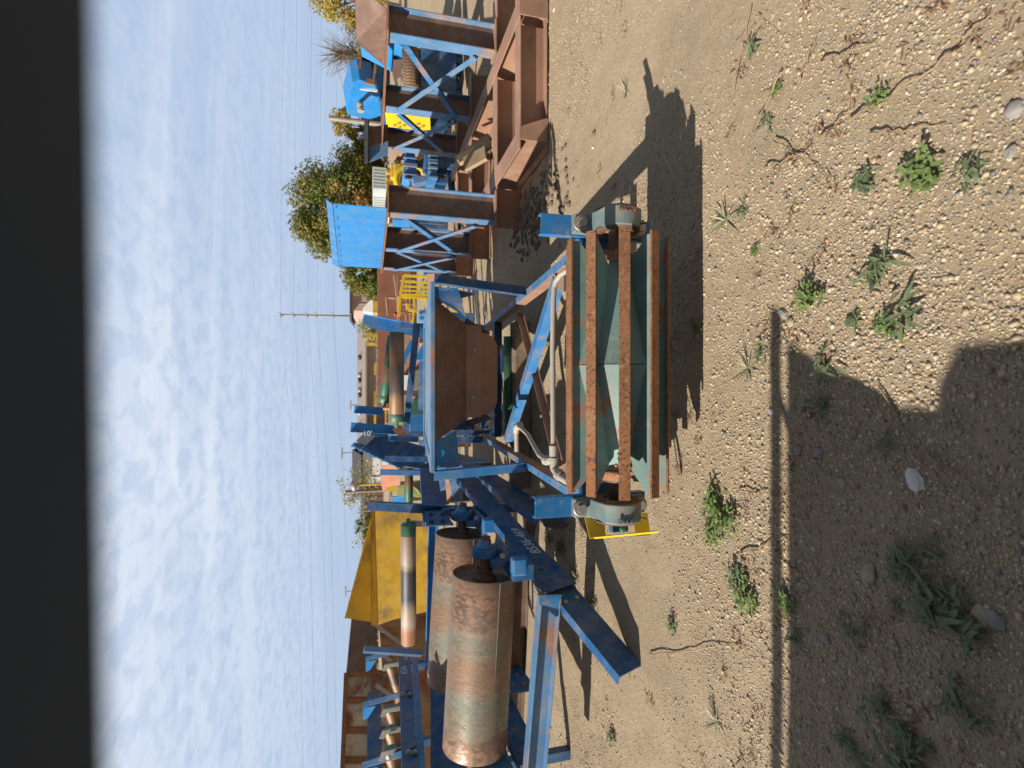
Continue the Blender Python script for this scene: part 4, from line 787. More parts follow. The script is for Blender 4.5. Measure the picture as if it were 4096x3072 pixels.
m.add(op + ip + bk + of, [(0, 1, 5, 4), (1, 2, 6, 5), (2, 3, 7, 6), (3, 0, 4, 7), (4, 5, 9, 8), (5, 6, 10, 9), (6, 7, 11, 10), (7, 4, 8, 11), (8, 9, 10, 11), (0, 1, 13, 12), (1, 2, 14, 13), (2, 3, 15, 14), (3, 0, 12, 15)]); m.build('inlet_flange', RUSTM, cr, recalc=False)
slab('inlet_box', BRIGHT, cr, [(1435, 320), (1500, 335), (1512, 178), (1528, 200), (1530, 330), (1515, 400), (1420, 400)], 10.9, .5)
m = MB(); m.tube([P(1412, 400, 11.2), P(1405, 300, 11.4)], .10, 16); m.tube([P(1409, 350, 11.2), P(1408, 335, 11.2)], .13, 14); m.build('rotor_shaft', BROWN, cr)
m = MB(); m.tube([P(1440, 410, 10.9), P(1440, 412, 10.5), P(1445, 446, 10.5)], .035, 12); m.tube([P(1440, 417, 10.5), P(1441, 425, 10.5)], .065, 14); m.tube([P(1443, 438, 10.5), P(1444, 446, 10.5)], .065, 14); m.build('knob', GALV, cr)
m = MB(); m.box(P(1475, 358, 10.49), (.05, .02, .32)); m.build('white_mark', CHALK, cr)
slab('support', NAVY, cr, [(1528, 200), (1528, 470), (1560, 470), (1560, 200)], 11.2, 1.2)
for x in (205, 455): m = MB(); q = P(1560, x, 11.5); m.sweep(V((q.x, q.y, 0)), q, pI(.2, .2, .02, .02), up=(0, 1, 0)); m.build('leg', NAVY, cr)
gdm = thing('grooved_drum', 'rusty brown drum with diamond grooved lagging lying between the right stand columns', 'drum', P(1685, 285, 9.6))
m = MB(); a, b_ = P(1647, 366, 9.3), P(1645, 205, 9.3); m.lathe(a, b_ - a, [(0, 0), (0, .14), (.01, .155), ((b_ - a).length, .16), ((b_ - a).length + .01, .14), ((b_ - a).length + .01, 0)], 40)
gm, t, bb, c = newmat('grooved_lagging'); bb.inputs['Roughness'].default_value = .85
ws = []
for sgn in (1, -1):
    mp = t.nodes.new('ShaderNodeMapping'); t.links.new(c.outputs['Object'], mp.inputs[0]); mp.inputs['Rotation'].default_value = (0, .0, sgn * .6)
    wv = t.nodes.new('ShaderNodeTexWave'); wv.inputs['Scale'].default_value = 7; t.links.new(mp.outputs[0], wv.inputs[0]); ws.append(mr(t, wv.outputs[1], .0, .2))
mm = t.nodes.new('ShaderNodeMath'); mm.operation = 'MULTIPLY'; t.links.new(ws[0], mm.inputs[0]); t.links.new(ws[1], mm.inputs[1])
t.links.new(mixc_(t, mm.outputs[0], (.05, .03, .02), (.24, .15, .085)), bb.inputs['Base Color']); bump(t, bb, mm.outputs[0], .6, .01)
m.build('shell', gm, gdm)
m = MB(); m.box((a + b_) / 2 - V((0, 0, .45)), (.8, .3, .6)); m.build('cradle', NAVY, gdm)
yp = thing('machine_guard', 'bright yellow panel with two clusters of round holes seen through the right stand', 'guard panel', P(1740, 490, 9.8))
m = MB(); m.plate([P(x, y, 9.35 + (y - 450) * .006) for x, y in [(1540, 450), (1720, 466), (1722, 520), (1550, 530)]], .05, True); m.build('panel', YEL, yp)
m = MB()
for (x, y) in ((1576, 499), (1594, 491), (1614, 500), (1596, 508), (1652, 502), (1672, 494), (1690, 503), (1672, 511)): m.lathe(P(x, y, 9.33 + (y - 450) * .006), (-.2, -1, 0), [(0, .038), (.002, .036), (.002, 0)], 18)
m.build('round_hole', YELE, yp)
slab('support', NAVY, yp, [(1700, 440), (1700, 530), (1790, 535), (1790, 445)], 9.8, .6)
for (nm, mt, pts, D, th, lb, ct) in (
    ('blue_machine_base', BLUE, [(1700, 150), (1700, 385), (1742, 392), (1742, 150)], 9.9, .3, 'blue channel machine base with a small nameplate behind the right stand', 'machine base'),
    ('dark_skid', ROOFD, [(1745, 60), (1745, 400), (1812, 400), (1812, 60)], 10.4, .6, 'dark steel skid low behind the right stand columns', 'skid'),
    ('blue_feeder', BRIGHT, [(1590, 90), (1640, 110), (1650, 170), (1630, 205), (1560, 150), (1545, 95)], 9.7, .4, 'blue angular feeder part beside the grooved drum', 'feeder'),
    ('rusty_steel_sheet', BROWN, [(1560, 240), (1610, 235), (1605, 300), (1575, 320)], 10.0, .05, 'torn rusty panel above the grooved drum', 'panel'),
    ('corrugated_tank', GREYC, [(1490, 670), (1560, 672), (1562, 755), (1492, 757)], 24, 2.0, 'grey ribbed container behind the yellow engine', 'container'),
    ('white_container', WHITE, [(1492, 762), (1560, 765), (1562, 830), (1492, 830)], 25, 2.5, 'plain white container next to the grey ribbed one', 'container'),
    ('blue_conveyor_end', BRIGHT, [(1620, 610), (1660, 612), (1668, 705), (1638, 730), (1612, 700)], 11, .5, 'blue box shaped conveyor end in front of the yellow engine', 'conveyor end'),
    ('blue_u_frame', BLUE, [(1700, 610), (1718, 610), (1700, 690), (1690, 690)], 10.5, .1, 'thin blue strut leaning behind the rear columns', 'strut'),
    ('blue_skid', BLUE, [(1720, 615), (1750, 618), (1748, 720), (1712, 720)], 10.2, .5, 'small blue skid lying on the sand behind the left rear columns', 'skid'),
    ('tilted_blue_tray', BLUEH, [(1655, 735), (1710, 725), (1700, 700), (1650, 705)], 10.6, .25, 'pale blue tilted tray in front of the yellow engine', 'tray'),
    ('blue_hopper_box', BRIGHT, [(1575, 845), (1575, 880), (1650, 884), (1650, 845)], 11.5, .8, 'bright blue box between the two left columns of the stand', 'box'),
    ('blue_wedge', BRIGHT, [(1703, 1065), (1722, 1065), (1710, 1110), (1690, 1165), (1680, 1170)], 11.5, .4, 'bright blue wedge shaped channel left of the stand behind the yellow railing', 'channel'),
    ('brown_crate', WOODD, [(1722, 1075), (1770, 1075), (1765, 1180), (1722, 1190)], 10.8, .8, 'dark brown crate beside the yellow railing', 'crate')):
    e = thing(nm, lb, ct, (P(pts[0][0], pts[0][1], D).x, D, 0))
    m = MB(); m.plate([P(x, y, D) for x, y in pts], th, True); m.build('body', mt, e, .006)
    zs = [P(x, y, D).z for x, y in pts]; xs = [P(x, y, D).x for x, y in pts]
    m = MB()
    for fx in (.2, .8):
        cx = min(xs) + (max(xs) - min(xs)) * fx; zz = min(zs) + .02
        if zz > .06: m.sweep((cx, D + th * .5 + .03, 0), (cx, D + th * .5 + .03, zz), pR(.1, .08), up=(0, 1, 0))
    if m.v: m.build('support', NAVY if 'container' not in ct else ROOFD, e)
    if ct == 'container':
        m = MB()
        for k in range(7): cx = min(xs) + (max(xs) - min(xs)) * (k + .5) / 7; m.box((cx, D - .02, (min(zs) + max(zs)) / 2), (.08, .05, max(zs) - min(zs)))
        m.build('rib', mt, e)
    if nm in ('dark_skid', 'blue_machine_base', 'blue_skid', 'blue_conveyor_end'):
        m = MB()
        for k in range(5):
            cx = min(xs) + (max(xs) - min(xs)) * (k + .5) / 5; m.box((cx + random.uniform(-.08, .08), D - .03, (min(zs) + max(zs)) / 2), (random.choice((.02, .04, .12)), .06, (max(zs) - min(zs)) * .98)); m.hexb((cx + .1, D - .0, (min(zs) + max(zs)) / 2 + .05), (0, -1, 0), .03, .03)
        m.build('stiffener', BLUEH, e)
# yellow diesel engine
en = thing('yellow_engine', 'old yellow diesel engine with cylinder pots and a bright yellow flywheel guard behind the stand', 'engine', P(1700, 745, 13))
m = MB(); D = 13
m.box(P(1620, 760, D), (1.0, .7, .55)); m.box(P(1590, 700, D), (.35, .5, .35)); m.box(P(1600, 800, D), (.3, .5, .5)); m.box(P(1650, 750, D), (.9, .5, .25)); m.build('block', YELE, en, .03)
m = MB()
for y in (692, 722, 745): m.tube([P(1545, y, D), P(1560, y, D), P(1562, y, D), P(1580, y, D)], [.11, .12, .09, .12], 14)
m.build('cylinder_pot', YELE, en)
m = MB(); m.lathe(P(1645, 725, D - .5), (0, -1, 0), [(0, .40), (.08, .40), (.1, .37), (.1, .30), (.05, .28)], 30); m.build('flywheel_guard', YEL, en)
m = MB(); m.lathe(P(1645, 725, D - .45), (0, -1, 0), [(0, .26), (.04, .22), (.12, .1), (.2, .08), (.2, 0)], 20); m.build('flywheel', STEEL, en)
m = MB(); m.tube([P(1575, 790, D - .3), P(1600, 770, D - .4), P(1625, 775, D - .4), P(1650, 800, D - .4)], .03, 8); m.tube([P(1550, 775, D), P(1565, 830, D)], .06, 10); m.tube([P(1590, 620, D), P(1600, 740, D - .3)], .05, 8); m.build('pipework', YELE, en)
m = MB(); m.box(P(1672, 750, D) - V((0, 0, .12)), (1.3, .8, .3)); q = P(1672, 750, D); m.box((q.x, D, (q.z - .25) / 2), (1.3, .8, max(.1, q.z - .25))); m.build('skid_base', RUSTD, en)

# ------------------------------------------------------------------ yellow railing
yr = thing('yellow_railing', 'bright yellow safety railing section with slanted bars standing right of the hopper', 'railing', P(1770, 1180, 11))
D = 10.5; m = MB()
def yb(a, b_, w=.045, D0=D, D1=D): m.sweep(P(a[0], a[1], D0), P(b_[0], b_[1], D1), pR(w, w), up=(0, 1, .1))
yb((1616, 1102), (1775, 1112)); yb((1616, 1102), (1602, 1180)); yb((1605, 1188), (1735, 1195)); yb((1600, 1180), (1740, 1182)); yb((1770, 1112), (1735, 1165))
for (x0, y0, x1, y1) in ((1614, 1126, 1760, 1135), (1610, 1145, 1750, 1152), (1607, 1162, 1742, 1168)): yb((x0, y0), (x1, y1), .035)
yb((1708, 1110), (1662, 1182), .04); m.build('sloped_panel', YEL, yr)
m = MB(); yb((1598, 1185), (1596, 1265), .05); yb((1656, 1190), (1660, 1245), .04); yb((1708, 1190), (1712, 1245), .06); yb((1632, 1215), (1632, 1235), .06); yb((1630, 1237), (1680, 1248), .05); yb((1655, 1245), (1650, 1290), .04)
m.build('gate_panel', YEL, yr)
m = MB()
for x, y in ((1740, 1182), (1770, 1112), (1712, 1245)): q = P(x, y, D); m.sweep(V((q.x, D, 0)), q, pR(.05, .05), up=(0, 1, 0))
m.build('foot', YEL, yr)

# ------------------------------------------------------------------ rust-red steel box girder across the back
gr = thing('red_oxide_girder', 'long rust-red steel hopper car body with vertical ribs across the background behind the railing', 'steel structure', (1, 17, 0))
D = 17; m = MB(); m.plate([P(1522, 1050, D), P(1522, 1640, D - 1), P(1640, 1640, D - 1), P(1640, 1050, D)], .3); m.build('side_wall', RED, gr)
m = MB(); m.sweep(P(1518, 1040, D - .15), P(1518, 1645, D - 1.15), pR(.25, .12)); m.build('top_rail', RED, gr)
m = MB()
for k, y in enumerate((1060, 1102, 1130, 1165, 1195)): m.sweep(P(1524, y, D - .16), P(1580, y, D - .16), pR(.06, .30), up=(0, 1, 0))
for y in range(1235, 1640, 58): m.sweep(P(1528, y, D - .45), P(1536, y, D - .45), pR(.12, .15), up=(0, 1, 0))
m.build('rib', RED, gr)
m = MB()
for (x0, y0, x1, y1) in ((1545, 1190, 1552, 1260), (1578, 1100, 1600, 1290), (1590, 1105, 1592, 1290), (1550, 1190, 1580, 1192), (1640, 1100, 1642, 1290), (1628, 1100, 1625, 1290), (1600, 1120, 1660, 1122), (1610, 1215, 1660, 1218), (1600, 1250, 1660, 1255), (1655, 1200, 1652, 1280)): m.tube([P(x0, y0, D - 1.6), P(x1, y1, D - 1.6)], .035, 8)
m.build('pipe_rack', BROWN, gr)
m = MB(); m.plate([P(1635, 1050, D - .1), P(1635, 1640, D - 1.1), P(1665, 1640, D - 1.1), P(1665, 1050, D - .1)], .2); m.build('under_beam', BROWN2, gr)
q = MB(); q.lathe(P(1583, 1256, D - 2), (0, -1, 0), [(0, .06), (.05, .06), (.06, 0)], 14); q.lathe(P(1583, 1256, D - 2), (0, 0, -1), [(0, .02), (.35, .02)], 8); tag(q.build('red_marker', metalmat('red_marker_paint', (.35, .02, .015), .5, .1, [], dust=0)), 'small red round marker in front of the rust-red hopper car body', 'marker')
# yellow gantries and other mid distance kit
for (x, y, w_, hgt, D, lb) in ((1470, 1358, .5, 2.4, 30, 'yellow mast with two uprights above the roller frame'), (1500, 1640, 1.6, 2.2, 26, 'dull yellow stepped platform left of the rollers'), (1500, 1475, .5, 1.6, 32, 'small yellow trestle against the long grey shed')):
    e = thing('yellow_gantry', lb, 'gantry', (P(x, y, D).x, D, 0)); c0 = P(x, y, D); m = MB()
    for dx in (-w_ / 2, w_ / 2): m.sweep((c0.x + dx, D, 0), (c0.x + dx, D, c0.z), pR(.16, .16), up=(0, 1, 0))
    m.build('upright', YELD, e); m = MB()
    for z in (c0.z, c0.z - .5): m.sweep((c0.x - w_ / 2 - .1, D, z), (c0.x + w_ / 2 + .1, D, z), pR(.14, .1))
    m.build('cross_bar', YELD, e)

# ------------------------------------------------------------------ far buildings
def shed(name, lab, x0, x1, D, ztop, zev, mt, roofm, depth=12, parts=None):
    xa, xb = P(1500, x0, D).x, P(1500, x1, D).x; e = thing(name, lab, 'building', ((xa + xb) / 2, D, 0)); lo, hi = min(xa, xb), max(xa, xb)
    m = MB(); m.box(((lo + hi) / 2, D + depth / 2, zev / 2), (hi - lo, depth, zev)); m.build('wall', mt, e)
    m = MB(); m.plate([(lo - .3, D - .4, zev), (hi + .3, D - .4, zev), (hi + .3, D + depth / 2, ztop), (lo - .3, D + depth / 2, ztop)], .15); m.plate([(lo - .3, D + depth / 2, ztop), (hi + .3, D + depth / 2, ztop), (hi + .3, D + depth, zev), (lo - .3, D + depth, zev)], .15); m.build('roof', roofm, e)
    m = MB()
    for k in range(int((hi - lo) / 1.2)): m.box((lo + .6 + k * 1.2, D - .02, zev / 2), (.08, .06, zev))
    m.build('wall_rib', mt, e)
    if parts:
        m = MB(); m2 = MB()
        n = int((hi - lo) / 3)
        for k in range(n): m.box((lo + 1.5 + k * 3, D - .05, zev * .55), (1.3, .08, .9)); m2.box((lo + 1.5 + k * 3, D - .03, zev * .55), (1.5, .07, 1.1))
        m.build('window', ROOFD, e); m2.build('window_frame', WHITE, e)
    return e
shed('long_shed', 'long low grey-brown ribbed shed along the horizon behind the rollers', 1330, 1900, 55, 2.9, 1.95, CLAD, CLAD, 14)
shed('pink_office_building', 'low pinkish flat building with a dark window band beyond the yellow railing', 1140, 1245, 48, 3.4, 3.2, PINKC, ROOFD, 10, True)
shed('white_shed', 'small white shed with a dark roof left of the inclined channel', 1830, 1935, 50, 3.2, 2.3, WHITE, ROOFD, 8, True)
shed('distant_warehouse', 'dark distant warehouse behind the yellow chute', 1900, 2120, 70, 2.8, 2.2, BROWN2, ROOFD, 14)
vt = MB()
for k, y in enumerate((1430, 1500, 1522, 1560, 1580, 1650, 1700, 1715)):
    p = P(1468, y, 58); tag(MB().lathe((p.x, 58, 1.9), (0, 0, 1), [(0, .18), (.7, .18), (.7, .3), (.95, .3), (1.0, 0)], 10).build('roof_vent', GALV if k % 2 else ROOFD), 'roof ventilator on the ridge of the long grey-brown shed', 'roof vent', 'roof ventilators of the long shed')
# white truck cab and loader in the distance
wt = thing('white_truck', 'white truck cab with a yellow stripe below the pink building', 'truck', P(1500, 1255, 26))
slab('cab', WHITE, wt, [(1452, 1232), (1457, 1248), (1470, 1248), (1492, 1252), (1492, 1200), (1480, 1200)], 26, 1.8)
slab('box_side', YELD, wt, [(1494, 1205), (1494, 1250), (1512, 1250), (1512, 1205)], 25.9, 1.6)
m = MB()
for y in (1212, 1245): q = P(1520, y, 26); m.lathe((q.x, 25.8, .45), (0, 1, 0), [(0, 0), (0, .45), (.3, .45), (.3, 0)], 18)
m.build('wheel', BLACK, wt)
for (x0, y0, y1, D, lb) in ((1262, 0, 0, 0, ''),): pass

# ------------------------------------------------------------------ poles and wires
up_ = thing('utility_pole', 'tall thin steel utility pole carrying the overhead lines, right of centre', 'utility pole', (P(1500, 1266, 60).x, 60, 0))
top = P(1120, 1259, 60); bx = P(1480, 1267, 60).x
m = MB(); m.tube([(bx, 60, 0), (bx * .6 + top.x * .4, 60, 5), top], [.17, .13, .09], 12); m.build('pole', STEEL, up_)
m = MB()
for x in (1124, 1175, 1230, 1266, 1334): q = P(x, 1262, 60); m.box(q + V((0, -.1, 0)), (.5, .12, .1)); m.lathe(q + V((.25, -.1, .05)), (0, 0, 1), [(0, .05), (.2, .05)], 8)
m.build('insulator_arm', GALV, up_)
WIRES = ([(-400, 1146), (0, 1136), (600, 1126), (1262, 1123), (2060, 1191), (3072, 1212), (3600, 1218)], [(-400, 1196), (0, 1188), (600, 1180), (1262, 1175), (2060, 1240), (3072, 1262), (3600, 1268)],
         [(-400, 1254), (0, 1248), (600, 1240), (1262, 1230), (2060, 1292), (3072, 1316), (3600, 1322)], [(-400, 1292), (0, 1287), (600, 1280), (1262, 1266), (2060, 1323), (3072, 1349), (3600, 1355)],
         [(-400, 1362), (0, 1352), (600, 1345), (1262, 1334), (1700, 1360), (2300, 1392), (3600, 1405)])
for k, wr in enumerate(WIRES):
    pts = []
    for i in range(len(wr) - 1):
        for f0 in np.linspace(0, 1, 8, endpoint=False): pts.append(P(wr[i][1] + (wr[i + 1][1] - wr[i][1]) * f0, wr[i][0] + (wr[i + 1][0] - wr[i][0]) * f0, 60))
    tag(MB().tube(pts, .008, 5, False).build('power_line', ROOFD), ['topmost', 'second', 'third', 'fourth', 'lowest'][k] + ' overhead power line crossing the sky', 'power line', 'overhead power lines')
for (xt, y, D, lb, nm, r) in ((1403, 1620, 60, 'thin grey light mast above the shed, right of the short blue upright', 'light_mast', .05), (1368, 1812, 55, 'light mast with a small double head above the inclined channel', 'light_mast', .05),
                          (1383, 1968, 40, 'leaning weathered wooden pole beside the sparse tree', 'wooden_pole', .12), (1445, 2043, 35, 'dark short pole above the yellow chute corner', 'wooden_pole', .06), (1316, 472, 30, 'grey chimney pipe rising behind the yellow tree', 'chimney_pipe', .14),
                          (1383, 2366, 60, 'tiny light mast above the yellow chute wing', 'light_mast', .05)):
    e = thing(nm, lb, nm.replace('_', ' '), (P(xt, y, D).x, D, 0)); q = P(xt, y, D); m = MB(); m.tube([(q.x, D, 0), q], r, 8); m.build('pole', STEEL if nm != 'wooden_pole' else WOODD, e)
    if nm == 'light_mast': m = MB(); m.box(q + V((0, 0, 0)), (1.0, .3, .15)); m.build('lamp_head', GALV, e)
sl = thing('street_lamp', 'street lamp with a round glossy head in front of the sparse tree', 'street lamp', (P(1500, 1942, 30).x, 30, 0)); q = P(1428, 1940, 30)
m = MB(); m.tube([(q.x, 30, 0), q], .06, 8); m.build('pole', YELD, sl); m = MB(); m.lathe(q, (0, 0, 1), [(0, .05), (.05, .3), (.2, .34), (.35, .1), (.4, 0)], 16); m.build('lamp_head', STEEL, sl)

# ------------------------------------------------------------------ trees
def tree(name, label, cat, base, hgt, rad_, n, leafs, mt, seed, flat=1.0, trunk=.18, sparse=1.0, clumps=26, low=.35, group=None):
    r = random.Random(seed); e = thing(name, label, cat, base, group); b0 = V(base)
    tr = MB(); top = b0 + V((r.uniform(-.3, .3), 0, hgt * .75)); tr.tube([b0, b0 + (top - b0) * .4 + V((.1, 0, 0)), top], [trunk, trunk * .7, trunk * .2], 8)
    cents = []
    for k in range(clumps):
        a = r.uniform(0, 6.283); u = r.uniform(-1, 1); q = r.uniform(.45, 1) ** .6
        c = b0 + V((rad_ * q * math.cos(a) * math.sqrt(1 - u * u * .8), rad_ * q * math.sin(a) * math.sqrt(1 - u * u * .8) * .8, hgt * (low + (1 - low) * (.5 + .45 * u * q))))
        taper = 1 - .45 * max(0, (c.z - b0.z) / hgt - .55) / .45; c.x = b0.x + (c.x - b0.x) * taper
        cents.append((c, rad_ * r.uniform(.22, .42))); s0 = b0 + (top - b0) * r.uniform(.3, .9); tr.tube([s0, s0 + (c - s0) * .5 + V((0, 0, .2)), c], [trunk * .35, trunk * .2, trunk * .06], 5)
    tr.build('trunk', BARK, e)
    if n:
        vs, fs = [], []
        for i in range(n):
            c, cr_ = cents[r.randrange(clumps)]
            d = V((r.gauss(0, 1), r.gauss(0, 1), r.gauss(0, 1) * .8)); d = d.normalized() * cr_ * r.random() ** .45
            p = c + d; nrm = (d.normalized() + V((r.gauss(0, .6), r.gauss(0, .6), r.gauss(0, .6) + .3))).normalized(); a_ = nrm.orthogonal().normalized(); a_ = Matrix.Rotation(r.uniform(0, 6.28), 3, nrm) @ a_; b_ = nrm.cross(a_)
            s = leafs * r.uniform(.6, 1.4); k = len(vs); vs += [p - a_ * s, p + b_ * s * .5, p + a_ * s, p - b_ * s * .5]; fs.append((k, k + 1, k + 2, k + 3))
        m = MB(); m.add(vs, fs); m.build('crown', mt, e, recalc=False)
    return e
def gx(y, D): return P(1480, y, D).x
tree('maple_tree', 'large broad green and orange autumn tree behind the blue wall of the stand', 'tree', (gx(865, 34), 34, 0), 6.2, 3.25, 26000, .095, TGRN, 1, low=.10, clumps=60)
tree('maple_tree', 'darker right shoulder tree next to the large autumn tree', 'tree', (gx(705, 37), 37, 0), 4.1, 1.9, 9000, .095, TGRN, 2, low=.08, clumps=26)
tree('maple_tree', 'smaller green tree left of the blue wall above the rust-red car body', 'tree', (gx(1075, 36), 36, 0), 3.7, 1.8, 9000, .095, TGRN, 3, low=.1, clumps=26)
tree('young_maple', 'small yellow-green tree left of the blue crusher', 'tree', (gx(515, 36), 36, 0), 4.1, 1.35, 5500, .09, TORG, 4, low=.1, clumps=22)
tree('yellow_tree', 'yellow autumn tree at the right edge of the view', 'tree', (gx(10, 30), 30, 0), 5.0, 1.75, 6500, .08, TORG, 5, low=.15, clumps=26)
tree('bare_tree', 'leafless bushy tree between the yellow tree and the blue crusher', 'tree', (gx(240, 30), 30, 0), 5.0, 1.9, 0, .1, TORG, 6, clumps=190, low=.2, trunk=.06)
tree('shrub', 'low green shrub at the foot of the bare tree', 'shrub', (gx(150, 26), 26, 0), 2.4, 1.3, 2500, .10, TGRN, 7, low=.05)
tree('orange_shrub', 'orange-red shrub low at the foot of the large autumn tree', 'shrub', (gx(815, 30), 30, 0), 2.6, 1.0, 2400, .11, leafmat('orange_foliage', [(.30, .10, .02), (.22, .14, .03), (.35, .13, .03)], .6, 1.2), 8, low=.05)
tree('sparse_tree', 'thin pale tree with few leaves beside the street lamp', 'tree', (gx(1960, 45), 45, 0), 4.2, 2.3, 900, .12, TPAL, 9, clumps=60, low=.15, trunk=.07)
tree('sparse_bush', 'green bush peeping over the yellow chute wing', 'shrub', (gx(2105, 45), 45, 0), 3.2, 1.0, 900, .13, TGRN, 10, low=.2)
tree('sparse_bush', 'pale thin bush left of the green one over the yellow chute', 'shrub', (gx(2160, 48), 48, 0), 3.0, 1.6, 700, .12, TPAL, 12, low=.1, trunk=.06, clumps=40)
tree('yard_bush', 'green bush in front of the pinkish building', 'shrub', (gx(1165, 34), 34, 0), 2.0, 1.1, 1800, .10, TGRN, 13, low=.05)
tree('yard_bush', 'pale yellow-green bush behind the tall blue upright', 'shrub', (gx(1300, 40), 40, 0), 2.8, 1.1, 900, .12, TPAL, 14, low=.1, clumps=30)
# far tree line
m = MB(); r = random.Random(5); vs, fs = [], []
for i in range(16000):
    x = r.uniform(-160, 120); hh = 2.4 + 1.6 * noise.noise(V((x * .08, 0, 0))) + .8 * noise.noise(V((x * .4, 0, 2))); z = r.random() ** .8 * max(.8, hh); y = 110 + r.uniform(-4, 4); s = .34 * r.uniform(.6, 1.5)
    n_ = V((r.gauss(0, 1), -1, r.gauss(0, 1))).normalized(); a_ = n_.orthogonal().normalized(); b_ = n_.cross(a_); k = len(vs); p = V((x, y, z)); vs += [p - a_ * s, p + b_ * s * .6, p + a_ * s, p - b_ * s * .6]; fs.append((k, k + 1, k + 2, k + 3))
m.add(vs, fs); tag(m.build('distant_woods', TGRN, recalc=False), 'low line of distant woods along the horizon', 'woods', kind='stuff')

# ------------------------------------------------------------------ weeds, stems, stones
def leaf(mb, p, az, el, L_, wd, r, bend=.6, lob=False):
    seg = 4; d = V((math.cos(az) * math.cos(el), math.sin(az) * math.cos(el), math.sin(el))); side = V((-math.sin(az), math.cos(az), 0)); vs = []; q = V(p)
    prof = [.25, .8, 1.0, .75, .05] if not lob else [.2, .7, .55, 1.0, .1]
    for i in range(seg + 1):
        w_ = wd * prof[i]; up = V((0, 0, 1)) * w_ * .25; vs += [q - side * w_ + up, q, q + side * w_ + up]
        d = (d + V((0, 0, -bend / seg))).normalized(); q = q + d * L_ / seg
    n = len(mb.v); fs = []
    for i in range(seg): fs += [(3 * i, 3 * i + 1, 3 * i + 4, 3 * i + 3), (3 * i + 1, 3 * i + 2, 3 * i + 5, 3 * i + 4)]
    mb.add(vs, fs, True)
def weed_mesh(seed, kind):
    r = random.Random(seed); m = MB()
    if kind == 'rosette':
        for k in range(r.randrange(16, 34)): leaf(m, (r.gauss(0, .022), r.gauss(0, .022), .006), r.uniform(0, 6.28), r.uniform(.0, .75) ** 1.2, r.uniform(.025, .08), r.uniform(.004, .0095), r, bend=r.uniform(.3, 1.1))
    if kind == 'leafy':
        for k in range(r.randrange(40, 90)):
            a = r.uniform(0, 6.28); q = r.uniform(0, .12); leaf(m, (q * math.cos(a), q * math.sin(a) * .8, r.uniform(.0, .05)), r.uniform(0, 6.28), r.uniform(-.2, .9), r.uniform(.03, .06), r.uniform(.010, .017), r, lob=True)
    if kind == 'spiky':
        for k in range(18): leaf(m, (0, 0, .005), r.uniform(0, 6.28), r.uniform(.15, 1.0), r.uniform(.08, .14), .005, r, bend=.35)
    if kind == 'grass':
        for k in range(40): leaf(m, (r.gauss(0, .03), r.gauss(0, .03), 0), r.uniform(0, 6.28), r.uniform(.1, .9), r.uniform(.02, .06), .0025, r, bend=.5)
    return m
def weedset(kind, mt, nm, lab_, cat):
    out_ = []
    for s_ in range(9):
        o = weed_mesh(s_ * 7 + len(kind), kind).build(nm, mt, recalc=False); o.location = (0, 0, 0); out_.append(o.data); COL_rm.append(o)
    return out_
COL_rm = []
WS = {'rosette': weedset('rosette', LGREY, 'weed', '', ''), 'leafy': weedset('leafy', LBRT, 'weed', '', ''), 'spiky': weedset('spiky', LPALE, 'weed', '', ''), 'grass': weedset('grass', LRED, 'weed', '', ''), 'leafyd': weedset('leafy', LGREY, 'weed', '', '')}
for o in COL_rm: bpy.data.objects.remove(o)
KN = {'rosette': ('rosette_weed', 'grey-green broad leaf rosette weed'), 'leafy': ('leafy_weed', 'bright green lobed leaf weed'), 'spiky': ('spiky_weed', 'pale spiky leaved weed'), 'grass': ('dry_tuft', 'reddish dry tuft'), 'leafyd': ('leafy_weed', 'dark green leafy weed')}
